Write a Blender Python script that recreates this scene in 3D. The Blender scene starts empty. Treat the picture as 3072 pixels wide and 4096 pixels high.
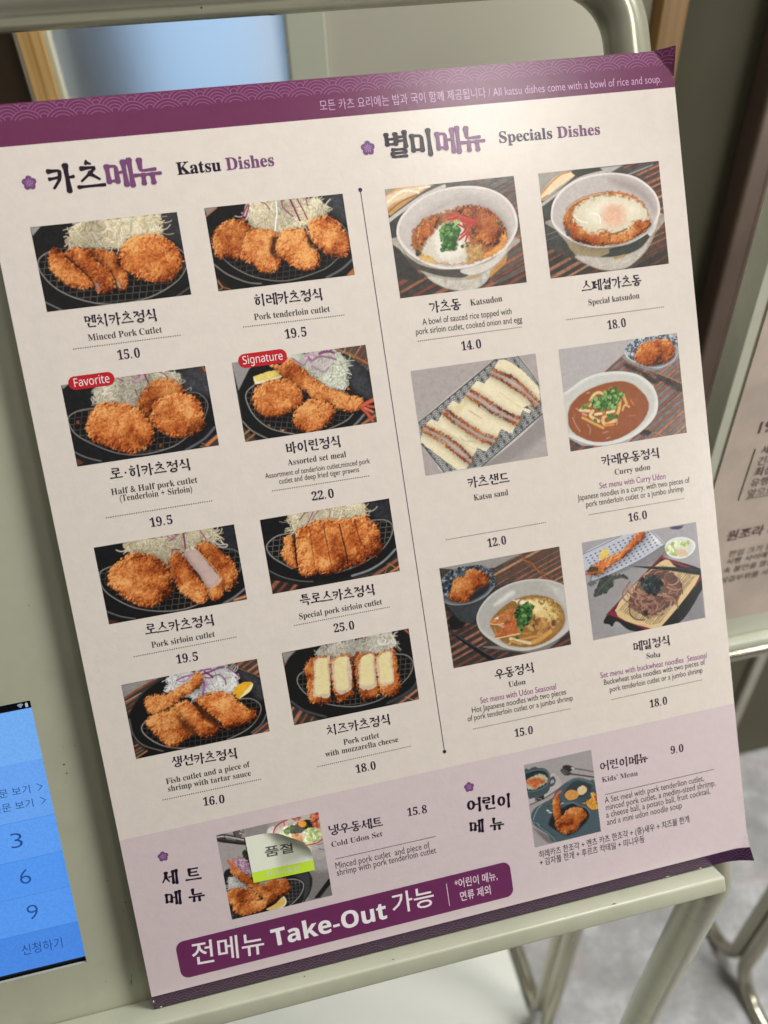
import bpy, math, random
import numpy as np
from mathutils import Matrix, Vector
SC = bpy.context.scene
COL = SC.collection
rng = np.random.default_rng(7)
random.seed(7)

# ------------------------------------------------------------------ camera, world, lights, exposure
cam_d = bpy.data.cameras.new('camera')
cam_d.sensor_fit = 'HORIZONTAL'; cam_d.sensor_width = 36.0
cam_d.lens = 2950 / 3072 * 36
cam_d.clip_start = 0.02; cam_d.clip_end = 50
cam_d.dof.use_dof = True; cam_d.dof.focus_distance = 0.352; cam_d.dof.aperture_fstop = 9.0
cam = bpy.data.objects.new('camera', cam_d); COL.objects.link(cam)
cam.matrix_world = Matrix(((0.9757, 0.1652, -0.1442, 0.0973), (-0.2158, 0.6060, -0.7656, -0.1523), (-0.0391, 0.7781, 0.6269, 1.38), (0, 0, 0, 1)))
SC.camera = cam
wd = bpy.data.worlds.new('World'); SC.world = wd; wd.use_nodes = True
bg = wd.node_tree.nodes['Background']
_wn, _wl = wd.node_tree.nodes, wd.node_tree.links
_tc = _wn.new('ShaderNodeTexCoord'); _sx = _wn.new('ShaderNodeSeparateXYZ'); _wl.new(_tc.outputs['Generated'], _sx.inputs[0])
_mr = _wn.new('ShaderNodeMapRange'); _mr.inputs[1].default_value = -1; _mr.inputs[2].default_value = 1; _wl.new(_sx.outputs['Z'], _mr.inputs[0])
_rp = _wn.new('ShaderNodeValToRGB'); _wl.new(_mr.outputs[0], _rp.inputs[0])
for _p, _c in ((0.0, (.16, .15, .14)), (.5, (.10, .09, .075)), (.72, (.30, .28, .25)), (1.0, (.52, .50, .46))):
    _e = _rp.color_ramp.elements[0] if _p == 0 else _rp.color_ramp.elements[-1] if _p == 1.0 else _rp.color_ramp.elements.new(_p)
    _e.position = _p; _e.color = (*_c, 1)
_wl.new(_rp.outputs[0], bg.inputs[0]); bg.inputs[1].default_value = .28
SC.view_settings.view_transform = 'Standard'; SC.view_settings.look = 'None'
SC.view_settings.exposure = -0.12; SC.view_settings.gamma = 1.0
def area(name, loc, target, sx, sy, power, color):
    d = bpy.data.lights.new(name, 'AREA'); d.shape = 'RECTANGLE'; d.size = sx; d.size_y = sy; d.energy = power; d.color = color
    o = bpy.data.objects.new(name, d); COL.objects.link(o); o.location = loc
    o.rotation_euler = (Vector(target) - Vector(loc)).to_track_quat('-Z', 'Y').to_euler()
    return o
area('unseen_board_light', (0.505, -0.275, 2.02), (0.30, 0.1, 1.2), 0.17, 0.24, 0.95, (1, .98, .91))  # unseen overhead light behind the header glare, set low for stronger falloff
area('unseen_board_light', (0.02, 0.20, 1.98), (0.06, 0.14, 1.1), 0.45, 0.2, 1.85, (1, .97, .91))  # added fill light above the board top, so brightness falls off down the sheet
area('ceiling_lamp', (1.0, 0.33, 2.5), (0.85, 0.25, 0), 0.9, 0.3, 46, (.97, .98, 1))
area('added_sign_light', (1.30, -0.60, 1.35), (0.5, 0.15, 0.85), 0.45, 0.45, 13.5, (1, .97, .92))  # added light with no fixture, brightens the standing sign from the front

# ------------------------------------------------------------------ helpers
def s2l(c): return c / 12.92 if c <= .04045 else ((c + .055) / 1.055) ** 2.4
def hexl(h, k=1.0): return tuple(min(.92, s2l(int(h[i:i + 2], 16) / 255) * k) for i in (0, 2, 4))
KP = 1.22
class Mat:
    def __init__(self, name):
        self.m = bpy.data.materials.new(name); self.m.use_nodes = True
        self.n = self.m.node_tree.nodes; self.l = self.m.node_tree.links
        self.b = self.n['Principled BSDF']
    def set(self, **k):
        for a, v in k.items():
            s = self.b.inputs[a.replace('_', ' ')]
            s.default_value = v
        return self
    def node(self, t, **k):
        x = self.n.new(t)
        for a, v in k.items(): setattr(x, a, v)
        return x
    def link(self, a, b): self.l.new(a, b)
    def noise(self, scale, detail=3, rough=.6, stretch=None):
        t = self.node('ShaderNodeTexCoord'); n = self.node('ShaderNodeTexNoise')
        n.inputs['Scale'].default_value = scale; n.inputs['Detail'].default_value = detail; n.inputs['Roughness'].default_value = rough
        if stretch:
            mp = self.node('ShaderNodeMapping'); mp.inputs['Scale'].default_value = stretch
            self.link(t.outputs['Object'], mp.inputs[0]); self.link(mp.outputs[0], n.inputs['Vector'])
        else: self.link(t.outputs['Object'], n.inputs['Vector'])
        return n.outputs['Fac']
    def ramp(self, fac, stops):
        r = self.node('ShaderNodeValToRGB'); e = r.color_ramp.elements
        while len(e) < len(stops): e.new(.5)
        for x, (p, c) in zip(e, stops): x.position = p; x.color = (c[0], c[1], c[2], 1)
        self.link(fac, r.inputs[0]); return r.outputs[0]
    def mix(self, fac, a, b, mode='MIX'):
        m = self.node('ShaderNodeMix', data_type='RGBA', blend_type=mode)
        for i, v in ((0, fac), (6, a), (7, b)):
            if hasattr(v, 'links') or hasattr(v, 'is_linked'): self.link(v, m.inputs[i])
            else: m.inputs[i].default_value = v if i == 0 else (v[0], v[1], v[2], 1)
        return m.outputs[2]
    def color(self, sock): self.link(sock, self.b.inputs['Base Color']); return self
    def bump(self, h, strength, dist):
        b = self.node('ShaderNodeBump'); b.inputs['Strength'].default_value = strength; b.inputs['Distance'].default_value = dist
        self.link(h, b.inputs['Height']); self.link(b.outputs[0], self.b.inputs['Normal']); self.link(b.outputs[0], self.b.inputs['Coat Normal']); return self
def print_mat(name, hexc, rough=.42, k=KP, mottle=.05):
    m = Mat(name); c = hexl(hexc, k)
    n = m.noise(140, 4, .7)
    lo = tuple(x * (1 - mottle) for x in c); hi = tuple(min(.92, x * (1 + mottle)) for x in c)
    m.color(m.ramp(n, [(.3, lo), (.7, hi)]))
    m.set(Roughness=rough); m.b.inputs['Specular IOR Level'].default_value = .4; m.b.inputs['Coat Weight'].default_value = 1.0; m.b.inputs['Coat IOR'].default_value = 1.6; m.b.inputs['Coat Roughness'].default_value = .23
    m.bump(m.noise(260, 4, .7), .11, .0008)
    return m.m
_ink = {}
def ink(hexc):
    if hexc not in _ink:
        m = Mat('ink_' + hexc); m.set(Base_Color=(*hexl(hexc, KP), 1), Roughness=.31); m.b.inputs['Specular IOR Level'].default_value = .4; m.b.inputs['Coat Weight'].default_value = 1.0; m.b.inputs['Coat IOR'].default_value = 1.6; m.b.inputs['Coat Roughness'].default_value = .23
        m.bump(m.noise(260, 4, .7), .11, .0008); _ink[hexc] = m.m
    return _ink[hexc]

def link_mesh(name, verts, faces, mats, parent=None, fmat=None, smooth=False):
    me = bpy.data.meshes.new(name); me.from_pydata([tuple(v) for v in verts], [], faces)
    for m in (mats if isinstance(mats, list) else [mats]): me.materials.append(m)
    if fmat: me.polygons.foreach_set('material_index', fmat)
    if smooth: me.polygons.foreach_set('use_smooth', [True] * len(me.polygons))
    me.update()
    o = bpy.data.objects.new(name, me); COL.objects.link(o)
    if parent is not None: o.parent = parent
    return o
def tag(o, label=None, cat=None, group=None, kind=None):
    if label: o['label'] = label
    if cat: o['category'] = cat
    if group: o['group'] = group
    if kind: o['kind'] = kind
    return o
def empty(name, mat): 
    o = bpy.data.objects.new(name, None); COL.objects.link(o); o.matrix_world = mat; o.empty_display_size = .05; return o
TILT = math.atan2(.8447, .5352)
BOARD = Matrix.Translation((0, 0, .9713)) @ Matrix.Rotation(TILT, 4, 'X')
def b2w(u, v, w=0): return BOARD @ Vector((u, v, w))
class G:
    """collects pieces of one mesh"""
    def __init__(self): self.v = []; self.f = []; self.mi = []
    def add(self, v, f, mi=0):
        k = len(self.v); self.v += [tuple(x) for x in v]; self.f += [tuple(i + k for i in q) for q in f]; self.mi += [mi] * len(f)
    def box(self, a, b, bev=0.0, mi=0):
        x0, y0, z0 = a; x1, y1, z1 = b
        import bmesh
        bm = bmesh.new(); bmesh.ops.create_cube(bm, size=1)
        for q in bm.verts: q.co = Vector(((x0 + x1) / 2 + q.co.x * (x1 - x0), (y0 + y1) / 2 + q.co.y * (y1 - y0), (z0 + z1) / 2 + q.co.z * (z1 - z0)))
        if bev: bmesh.ops.bevel(bm, geom=bm.edges[:], offset=bev, segments=3, profile=.5, affect='EDGES')
        bm.verts.index_update()
        self.add([q.co[:] for q in bm.verts], [[q.index for q in f.verts] for f in bm.faces], mi); bm.free()
    def tube(self, pts, r, n=20, cap=True, mi=0):
        P = [Vector(p) for p in pts]; rings = []
        tp = (P[1] - P[0]).normalized(); a = tp.orthogonal().normalized()
        for i, p in enumerate(P):
            t = (P[min(i + 1, len(P) - 1)] - P[max(i - 1, 0)]).normalized()
            a = (a - t * a.dot(t)).normalized(); b = t.cross(a)
            rings.append([p + a * (r * math.cos(2 * math.pi * k / n)) + b * (r * math.sin(2 * math.pi * k / n)) for k in range(n)])
        v = [q for rg in rings for q in rg]
        f = [(i * n + k, i * n + (k + 1) % n, (i + 1) * n + (k + 1) % n, (i + 1) * n + k) for i in range(len(P) - 1) for k in range(n)]
        if cap: f += [tuple(range(n))[::-1], tuple((len(P) - 1) * n + k for k in range(n))]
        self.add(v, f, mi)
    def build(self, name, mats, parent=None, smooth=False, T=None):
        v = [T @ Vector(q) for q in self.v] if T is not None else self.v
        return link_mesh(name, v, self.f, mats, parent, self.mi if isinstance(mats, list) and len(mats) > 1 else None, smooth)
def autosmooth(o, ang=40):
    me = o.data; me.polygons.foreach_set('use_smooth', [True] * len(me.polygons))
    me.set_sharp_from_angle(angle=math.radians(ang)); return o
def fillet(pts, r, n=8):
    P = [Vector(p) for p in pts]; out = [P[0]]
    for i in range(1, len(P) - 1):
        a = (P[i - 1] - P[i]); b = (P[i + 1] - P[i]); la, lb = a.length, b.length; a.normalize(); b.normalize()
        th = a.angle(b); d = min(r / math.tan(th / 2), la * .49, lb * .49); rr = d * math.tan(th / 2)
        c = P[i] + (a + b).normalized() * (rr / math.sin(th / 2))
        s = P[i] + a * d - c; e = P[i] + b * d - c; om = s.angle(e)
        for k in range(n + 1):
            q = k / n; out.append(c + (s * math.sin((1 - q) * om) + e * math.sin(q * om)) / math.sin(om))
    out.append(P[-1]); return out

# ------------------------------------------------------------------ materials of the place
def paint(name, c, rough, metal=0.0, spec=.5, dirt=.17):
    m = Mat(name); n = m.noise(9, 5, .65); n2 = m.noise(60, 3, .6)
    c1 = m.ramp(n, [(.3, tuple(x * (1 - dirt) for x in c)), (.65, c)])
    c2 = m.mix(.35, c1, m.ramp(n2, [(.25, tuple(x * .8 for x in c)), (.5, c)]))
    m.color(c2).set(Roughness=rough, Metallic=metal); m.b.inputs['Specular IOR Level'].default_value = spec
    m.bump(m.noise(900, 2, .5), .04, .0004)
    return m.m
PALE = paint('pale_green_paint', (.44, .445, .33), .33)
TUBE = paint('champagne_tube_paint', (.46, .44, .34), .24, .75)
LOOP = paint('glossy_frame_paint', (.50, .49, .375), .21, .45)
STAND = paint('pale_stand_paint', (.72, .73, .60), .36)
def speck_mat():
    m = Mat('dirt_mark'); m.set(Base_Color=(.05, .045, .035, 1), Roughness=.8); return m.m
SPECK = speck_mat()
def wood(name, a, b):
    m = Mat(name); n = m.noise(14, 5, .6, (9, 9, .35)); n2 = m.noise(70, 3, .6, (6, 6, .12))
    c = m.mix(.5, m.ramp(n, [(.3, a), (.7, b)]), m.ramp(n2, [(.35, a), (.6, b)]))
    m.color(c).set(Roughness=.5); return m.m
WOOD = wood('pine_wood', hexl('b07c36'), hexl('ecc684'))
WOOD2 = wood('dark_oak_wood', hexl('6b4c20'), hexl('8d6a33'))  # same grain as the pine in darker browns
def plain(name, c, rough=.6, var=.08, scale=20, metal=0):
    m = Mat(name); n = m.noise(scale, 4, .6)
    m.color(m.ramp(n, [(.3, tuple(x * (1 - var) for x in c)), (.7, tuple(x * (1 + var) for x in c))])).set(Roughness=rough, Metallic=metal); return m.m
def floor_mat():
    m = Mat('terrazzo_floor')
    n = m.noise(14, 6, .75); c = m.ramp(n, [(.3, (.27, .27, .255)), (.5, (.38, .38, .37)), (.66, (.58, .585, .59))])
    t = m.node('ShaderNodeTexCoord'); v = m.node('ShaderNodeTexVoronoi'); v.inputs['Scale'].default_value = 75; m.link(t.outputs['Object'], v.inputs['Vector'])
    chips = m.ramp(v.outputs['Distance'], [(.12, (1, 1, 1)), (.3, (0, 0, 0))])
    c2 = m.mix(chips, c, m.mix(.22, c, v.outputs['Color'], 'SOFT_LIGHT'))
    p = m.noise(5, 3, .6); pink = m.ramp(p, [(.56, (0, 0, 0)), (.72, (.5, .5, .5))])
    m.color(m.mix(pink, c2, (.43, .32, .30))).set(Roughness=.45); return m.m

# ------------------------------------------------------------------ the setting: floor and the wall behind
WY = .555
g = G(); g.add([(-3, -3, 0), (4, -3, 0), (4, WY + .6, 0), (-3, WY + .6, 0)], [(0, 1, 2, 3)])
tag(g.build('floor', floor_mat()), kind='structure')
def wallpiece(name, x0, x1, y0, y1, mat, label, cat, z0=0.0, z1=2.4, bev=.0015):
    g = G(); g.box((x0, y0, z0), (x1, y1, z1), bev); o = g.build(name, mat); tag(o, label, cat); return o
wallpiece('wall', -2.0, -.0345, WY - .004, WY + .06, plain('dark_brown_panel', (.07, .045, .027), .5), 'dark brown wall panel left of the pine post', 'wall')
pp = empty('wooden_post', Matrix.Translation((-.022, WY, 0)))
tag(pp, 'bright pine post with pale edge strips between the brown panel and frosted pane', 'post')
g = G(); g.box((-.0095, -.018, 0), (.0085, .05, 2.4), .001); g.build('post_core', WOOD, pp)
for a, b, c in ((-.0118, -.0096, (.62, .60, .52)), (.0086, .0128, (.66, .62, .42))):
    g = G(); g.box((a, -.016, 0), (b, .05, 2.4), .0006); g.build('edge_strip', plain('pale_edge', c, .5), pp)
# frosted window and the lit display behind it
def frosted():
    m = Mat('frosted_film_glass'); m.set(Base_Color=(.86, .88, .90, 1), Roughness=.62, IOR=1.22)
    m.b.inputs['Transmission Weight'].default_value = .93
    return m.m
fw = empty('frosted_window', Matrix.Translation((.08, WY, 0))); tag(fw, 'frosted glass pane glowing blue from a lit display behind', 'window')
g = G(); g.box((-.0885, 0, .7), (.0885, .006, 2.2)); g.build('glass_pane', frosted(), fw)
dk = plain('dark_backroom', (.12, .105, .095), .7)
def emit(name, c, s):
    m = Mat(name); m.set(Base_Color=(0.01, .01, .01, 1)); m.b.inputs['Emission Color'].default_value = (*c, 1); m.b.inputs['Emission Strength'].default_value = s; return m.m
ds = empty('display_screen', Matrix.Translation((.125, WY + .30, .94))); tag(ds, 'blurred bright blue display glowing behind the frosted pane', 'display')
g = G(); g.box((-.095, 0, .236), (.068, .012, .72)); g.build('screen', emit('blue_display_light', (.46, .70, 1.0), 1.15), ds)
g = G(); g.box((.0705, -.006, .232), (.118, .012, .72)); g.build('light_strip', emit('warm_white_light', (1, .93, .80), 1.0), ds)
g = G(); g.box((-.2, WY + .42, 0.4), (.5, WY + .43, 2.3)); tag(g.build('back_room_wall', dk), kind='structure')
pn = empty('wall_panel', Matrix.Translation((.33, WY, 0))); tag(pn, 'pale beige wall panel right of the frosted pane', 'panel')
g = G(); g.box((-.128, -.004, 0), (.158, .05, 2.4), .001); g.build('face', plain('beige_panel', hexl('cdc8b6'), .45, .03, 6), pn)
g = G(); g.box((-.1605, -.008, 0), (-.1285, .05, 2.4), .0015); g.build('edge_trim', plain('pale_green_trim', hexl('ced0bd'), .45, .03, 6), pn)
wallpiece('wooden_post', .4885, .513, WY - .02, WY + .05, WOOD2, 'dark oak post at the right end of the beige panel', 'post')
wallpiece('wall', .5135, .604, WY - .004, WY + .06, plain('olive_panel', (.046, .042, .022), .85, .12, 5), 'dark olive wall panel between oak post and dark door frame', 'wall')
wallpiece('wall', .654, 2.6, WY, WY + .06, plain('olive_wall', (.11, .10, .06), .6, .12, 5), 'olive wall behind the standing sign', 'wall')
df = empty('door_frame', Matrix.Translation((.628, WY, 0))); tag(df, 'dark brown metal door frame beside the olive panel', 'door frame')
BROWN = plain('dark_brown_metal', (.12, .084, .066), .32, .25, 7, .2)
g = G(); g.box((-.0235, -.03, 0), (.0, .05, 2.4), .004); g.build('jamb', BROWN, df)
g = G(); g.box((.0002, -.002, 0), (.0048, .05, 2.4)); g.build('dark_gap_strip', plain('gap_black', (.008, .007, .006), .8), df)  # black strip filling the gap, its shade put into the colour
g = G(); g.box((.005, -.022, 0), (.0255, .05, 2.4), .002); g.build('door_stop', plain('brown_lip', (.16, .12, .092), .35, .2, 7, .2), df)
wallpiece('wall_trim', .884, .903, WY - .012, WY - .0005, plain('pale_trim', (.45, .43, .35), .5), 'narrow pale trim strip on the olive wall near the floor', 'trim', 0, .42)
g = G(); g.box((-.5, -.45, .001), (.3605, .40, .012), .002)
tag(g.build('floor_board', plain('white_board', (.90, .92, .82), .4, .03, 4)), 'white board lying on the floor beneath the kiosk', 'board')

# ------------------------------------------------------------------ the kiosk
KB = Vector((0, .005, 0))
kiosk = empty('kiosk_stand', Matrix.Translation(KB))
tag(kiosk, 'pale green metal kiosk with rounded tube frame holding the menu board', 'kiosk')
KT = Matrix.Translation(-KB)
KBD = KT @ BOARD
UR, UL, VT, WT, RT = .3087, -.3087, .4698, -.0200, .0112
TUBE_MARKS = [(.1025, .55, .0006, .05), (.1345, 1.28, .0022, .09), (.135, 1.42, .004, .05), (.018, 1.2, .012, .03)]
def leg_path(U):
    top = b2w(U, -.008, WT); return [b2w(U, .16, WT), top + Vector((0, -.0045, -.008))]
knee = b2w(UR, -.012, WT)
loop = []
for U in (UR,): 
    pass
yv = .005; s_ = (knee.y - yv) / .5352        # the sloping loop meets the upright legs where its y reaches yv
def corner(U): return b2w(U, -.012 - s_, WT)
g = G(); g.tube([KT @ p for p in fillet([(UR, yv, corner(UR).z - .035), corner(UR), b2w(UR, VT, WT), b2w(UL, VT, WT), corner(UL), (UL, yv, corner(UL).z - .035)], .034, 12)], RT, 28); autosmooth(g.build('tube_frame', LOOP, kiosk), 60)
for U in (UR, UL):
    g = G(); g.tube([KT @ Vector((U, yv, .05)), KT @ Vector((U, yv, corner(U).z - .0352))], RT, 28); autosmooth(g.build('front_leg', LOOP, kiosk), 60)
for U in (UR, UL):
    g = G(); g.tube([KT @ p for p in fillet([(U, .005, .06), (U, .005, .024), (U, -.24, .024)], .03, 8)], RT, 20); autosmooth(g.build('foot_bar', TUBE, kiosk), 60)
    g = G(); g.tube([KT @ p for p in fillet([(U, .0275, .30), (U, .0275, .024), (U, .185, .024)], .03, 8)], RT, 20); autosmooth(g.build('rear_leg', TUBE, kiosk), 60)
for (U, th, du, da) in TUBE_MARKS:      # dark scuffs on the tube
    g = G(); n = 8; v = []
    for k in range(n):
        q = 2 * math.pi * k / n; r_ = random.uniform(.6, 1.2); a_ = th + da * r_ * math.sin(q); e = (-.535 * math.cos(a_) - .845 * math.sin(a_), .845 * math.cos(a_) - .535 * math.sin(a_))
        v.append(b2w(U + du * r_ * math.cos(q), VT + e[0] * (RT + .00012), WT + e[1] * (RT + .00012)))
    g.add(v, [tuple(range(n))]); g.build('scuff_mark', SPECK, kiosk, T=KT)
# panel with an opening for the tablet
SU1 = -.0288; SV1 = .1607; SV0 = .0262; SU0 = SU1 - .215
def panel():
    w1, w0 = -.0090, -.0106
    o = [(-.30, -.004), (.2985, -.004), (.2985, .40), (-.30, .40)]
    h = [(SU0, SV0), (SU1, SV0), (SU1, SV1), (SU0, SV1)]
    v = [(*p, w1) for p in o] + [(*p, w1) for p in h] + [(*p, w0) for p in o] + [(*p, w0) for p in h]
    f = []
    for i in range(4):
        j = (i + 1) % 4
        f += [(i, j, 4 + j, 4 + i), (8 + j, 8 + i, 12 + i, 12 + j), (j, i, 8 + i, 8 + j), (4 + i, 4 + j, 12 + j, 12 + i)]
    return v, f
v, f = panel(); g = G(); g.add(v, f); g.build('panel', PALE, kiosk, T=KBD)
g = G(); g.box((-.30, -.0098, -.0090), (.2990, -.0006, .0100), .0014); autosmooth(g.build('ledge', PALE, kiosk, T=KBD), 35)
def disc_marks(items, w):
    g = G()
    for (u, v, rx, ry, a) in items:
        n = 9; ring = []
        for k in range(n):
            q = 2 * math.pi * k / n; rr = random.uniform(.7, 1.2)
            x, y = rx * rr * math.cos(q), ry * rr * math.sin(q)
            ring.append((u + x * math.cos(a) - y * math.sin(a), v + x * math.sin(a) + y * math.cos(a), w))
        g.add(ring, [tuple(range(n))])
    return g
marks = [(-.0105, .0105, .0003, .0022, -.28), (-.0098, .0135, .0002, .0010, -.28), (-.022, .014, .0003, .0003, 0), (-.020, .1270, .0006, .0004, .5), (-.0195, .1225, .0004, .0005, .3),
         (-.0185, .1352, .0003, .0002, 0), (-.0135, .1350, .0003, .0003, 0), (-.0205, .205, .0003, .0003, 0), (-.012, .065, .0003, .0004, 0), (-.0055, .052, .0004, .0003, .4), (-.0072, .048, .0004, .0005, .4)]
ledge_marks = [(.236, .0088, .0012, .0003, .3), (.0735, .0035, .0004, .0004, 0), (.2125, -.0015, .0005, .0004, 0), (.118, .0075, .0006, .0003, 0)]
for mk in ledge_marks:
    g = G(); n = 7; g.add([(mk[0] + mk[2] * math.cos(2 * math.pi * k / n), -.00045, mk[1] + mk[3] * math.sin(2 * math.pi * k / n)) for k in range(n)], [tuple(range(n))[::-1]]); g.build('scuff_mark', SPECK, kiosk, T=KBD)
for mk in marks: disc_marks([(mk[0], mk[1], mk[2] * .75, mk[3] * .8, mk[4])], -.00885).build('scuff_mark', SPECK, kiosk, T=KBD)

# ------------------------------------------------------------------ tablet set into the kiosk panel
TB = BOARD @ Matrix.Translation((SU1 - .107, (SV0 + SV1) / 2, -.0118))
tab = empty('tablet', TB); tag(tab, 'blue lit tablet screen with number keys set into the kiosk panel', 'tablet')
def tl(u, v): return (u - (SU1 - .107), v - (SV0 + SV1) / 2)
def scr_mat(name, c, s=1.0, grad=None):
    m = Mat(name); m.set(Base_Color=(.01, .01, .012, 1), Roughness=.25)
    m.b.inputs['Emission Strength'].default_value = s
    t = m.node('ShaderNodeTexCoord'); w = m.node('ShaderNodeTexNoise'); w.inputs['Scale'].default_value = 900; w.inputs['Detail'].default_value = 1
    m.link(t.outputs['Object'], w.inputs['Vector'])
    lo = tuple(x * .95 for x in c); hi = tuple(x * 1.05 for x in c)
    m.link(m.ramp(w.outputs['Fac'], [(.35, lo), (.65, hi)]), m.b.inputs['Emission Color']); return m.m
g = G(); a, b = tl(SU0 - .006, SV0 - .008), tl(SU1 + .006, SV1 + .008); g.box((a[0], a[1], -.009), (b[0], b[1], .0), .001); g.build('tablet_body', plain('black_plastic', (.006, .006, .007), .3), tab)
def quad(a, b, z, g=None):
    g = g or G(); g.add([(a[0], a[1], z), (b[0], a[1], z), (b[0], b[1], z), (a[0], b[1], z)], [(0, 1, 2, 3)]); return g
cuts = [SV1, .1565, .1312, .1027, .0836, .0652, .0465, SV0 + .0016]
cols = [None, '74b0f6', '6aa6f4', '5fa0f6', '5499f3', '579af2', '4a8ae6']
names_ = ['status_bar', 'screen_header', 'notice_area', 'key_row', 'key_row', 'key_row', 'submit_button']
for i in range(7):
    A = tl(SU0 + .002, cuts[i + 1] + (.00012 if i >= 2 else 0)); B = tl(SU1 - .0003, cuts[i])
    mat = plain('status_black', (.004, .005, .012), .3) if i == 0 else scr_mat('screen_blue_%d' % i, hexl(cols[i]))
    quad(A, B, .0003).build(names_[i], mat, tab)
g = quad(tl(SU0 + .002, SV0 + .0016), tl(SU1 - .0003, .104), .00015); g.build('key_line', scr_mat('key_line_blue', hexl('2f6fc8'), .8), tab)

# ------------------------------------------------------------------ lettering: text meshes and brush-written hangul
LAY = 4e-6
def conv_font(s, base):
    o = ''
    for ch in s:
        if 'A' <= ch <= 'Z': o += chr(base + ord(ch) - 65)
        elif 'a' <= ch <= 'z': o += chr(base + 26 + ord(ch) - 97)
        elif ch.isdigit() and base == 0x1D400: o += chr(0x1D7CE + int(ch))
        elif ch.isdigit() and base == 0x1D5A0: o += chr(0x1D7E2 + int(ch))
        else: o += ch
    return o
FONTS = {'serif': (0x1D400, -.004), 'serifb': (0x1D400, .012), 'price': (0x1D400, .004), 'sans': (None, .0), 'thin': (None, -.006), 'hsans': (None, .008), 'hbold': (None, .02), 'math': (0x1D5A0, .0), 'mathb': (0x1D5D4, .008), 'light': (None, -.012)}
_jobs = []
def want_text(s, font):
    base, off = FONTS[font]
    c = bpy.data.curves.new('lettering_source', 'FONT'); c.body = conv_font(s, base) if base else s; c.offset = off; c.resolution_u = 3; c.space_word = .5 if font == 'price' else 1.0
    o = bpy.data.objects.new('lettering_source', c); COL.objects.link(o); _jobs.append(o); return o
def text_data(o, dg):
    me = bpy.data.meshes.new_from_object(o.evaluated_get(dg))
    n = len(me.vertices); co = np.zeros(n * 3); me.vertices.foreach_get('co', co); co = co.reshape(-1, 3)
    fs = [tuple(p.vertices) for p in me.polygons]; bpy.data.meshes.remove(me); return co, fs
def fit(co, A, B, h=None, cond=None, ref=None):
    """place glyph outlines so that their baseline runs A..B (mm); h is the cap or glyph height"""
    x0, x1 = co[:, 0].min(), co[:, 0].max(); L = math.hypot(B[0] - A[0], B[1] - A[1]); sx = L / (x1 - x0)
    if h: y0 = co[:, 1].min() if ref == 'box' else 0; sy = h / (co[:, 1].max() - y0)
    else: sy = sx / cond; y0 = 0
    a = math.atan2(B[1] - A[1], B[0] - A[0]); X = (co[:, 0] - x0) * sx; Y = (co[:, 1] - y0) * sy
    return np.stack([A[0] + X * math.cos(a) - Y * math.sin(a), A[1] + X * math.sin(a) + Y * math.cos(a)], 1)
O_ = 'circle'
CONS = {
 'ㄱ': [[(.05, .9), (.9, .92), (.8, .45), (.35, .02)]], 'ㄱf': [[(.05, .9), (.92, .9), (.88, .02)]], 'ㄴ': [[(.14, .97), (.12, .12), (.98, .2)]],
 'ㄷ': [[(.1, .9), (.9, .92)], [(.14, .9), (.12, .1), (.97, .14)]], 'ㄹ': [[(.1, .95), (.88, .95), (.86, .56)], [(.86, .54), (.14, .52)], [(.14, .53), (.12, .08), (.97, .12)]],
 'ㅁ': [[(.14, .92), (.17, .06)], [(.1, .9), (.9, .9), (.85, .04)], [(.16, .12), (.86, .12)]], 'ㅂ': [[(.14, .98), (.16, .05)], [(.86, .98), (.84, .05)], [(.14, .55), (.86, .55)], [(.14, .1), (.86, .1)]],
 'ㅅ': [[(.55, 1.), (.45, .5), (.02, .02)], [(.5, .6), (.72, .3), (.98, .06)]], 'ㅇ': O_, 'ㅈ': [[(.08, .9), (.88, .92), (.5, .5), (.02, .02)], [(.5, .52), (.72, .3), (.98, .05)]],
 'ㅊ': [[(.4, 1.1), (.62, 1.0)], [(.08, .76), (.88, .8), (.5, .42), (.02, .0)], [(.48, .44), (.72, .25), (.98, .03)]], 'ㅋ': [[(.05, .9), (.9, .92), (.8, .45), (.3, .0)], [(.08, .5), (.82, .56)]],
 'ㅌ': [[(.1, .93), (.9, .95)], [(.14, .52), (.82, .52)], [(.14, .93), (.12, .08), (.97, .12)]], 'ㅍ': [[(.05, .92), (.95, .92)], [(.32, .9), (.34, .12)], [(.68, .9), (.66, .12)], [(.02, .08), (.98, .12)]],
 'ㅎ': [[(.38, 1.12), (.62, 1.04)], [(.06, .78), (.94, .8)], ('circ', .5, .3, .32)]}
VOW = {'ㅏ': [[(.4, 1), (.42, 0)], [(.42, .52), (.95, .55)]], 'ㅓ': [[(.75, 1), (.77, 0)], [(.02, .52), (.75, .55)]], 'ㅣ': [[(.55, 1), (.57, 0)]], 'ㅕ': [[(.75, 1), (.77, 0)], [(.05, .68), (.75, .7)], [(.05, .42), (.75, .44)]],
 'ㅔ': [[(.48, .95), (.5, .04)], [(0, .54), (.48, .56)], [(.9, 1), (.92, 0)]], 'ㅐ': [[(.3, .95), (.32, .04)], [(.32, .52), (.85, .54)], [(.86, 1), (.88, 0)]], 'ㅖ': [[(.5, .95), (.5, .04)], [(0, .64), (.48, .66)], [(0, .42), (.48, .44)], [(.9, 1), (.92, 0)]],
 'ㅗ': [[(0, .25), (1, .28)], [(.5, .95), (.5, .28)]], 'ㅜ': [[(0, .85), (1, .88)], [(.5, .85), (.5, 0)]], 'ㅠ': [[(0, .85), (1, .88)], [(.33, .85), (.31, 0)], [(.67, .85), (.68, 0)]], 'ㅡ': [[(0, .5), (1, .55)]]}
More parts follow.
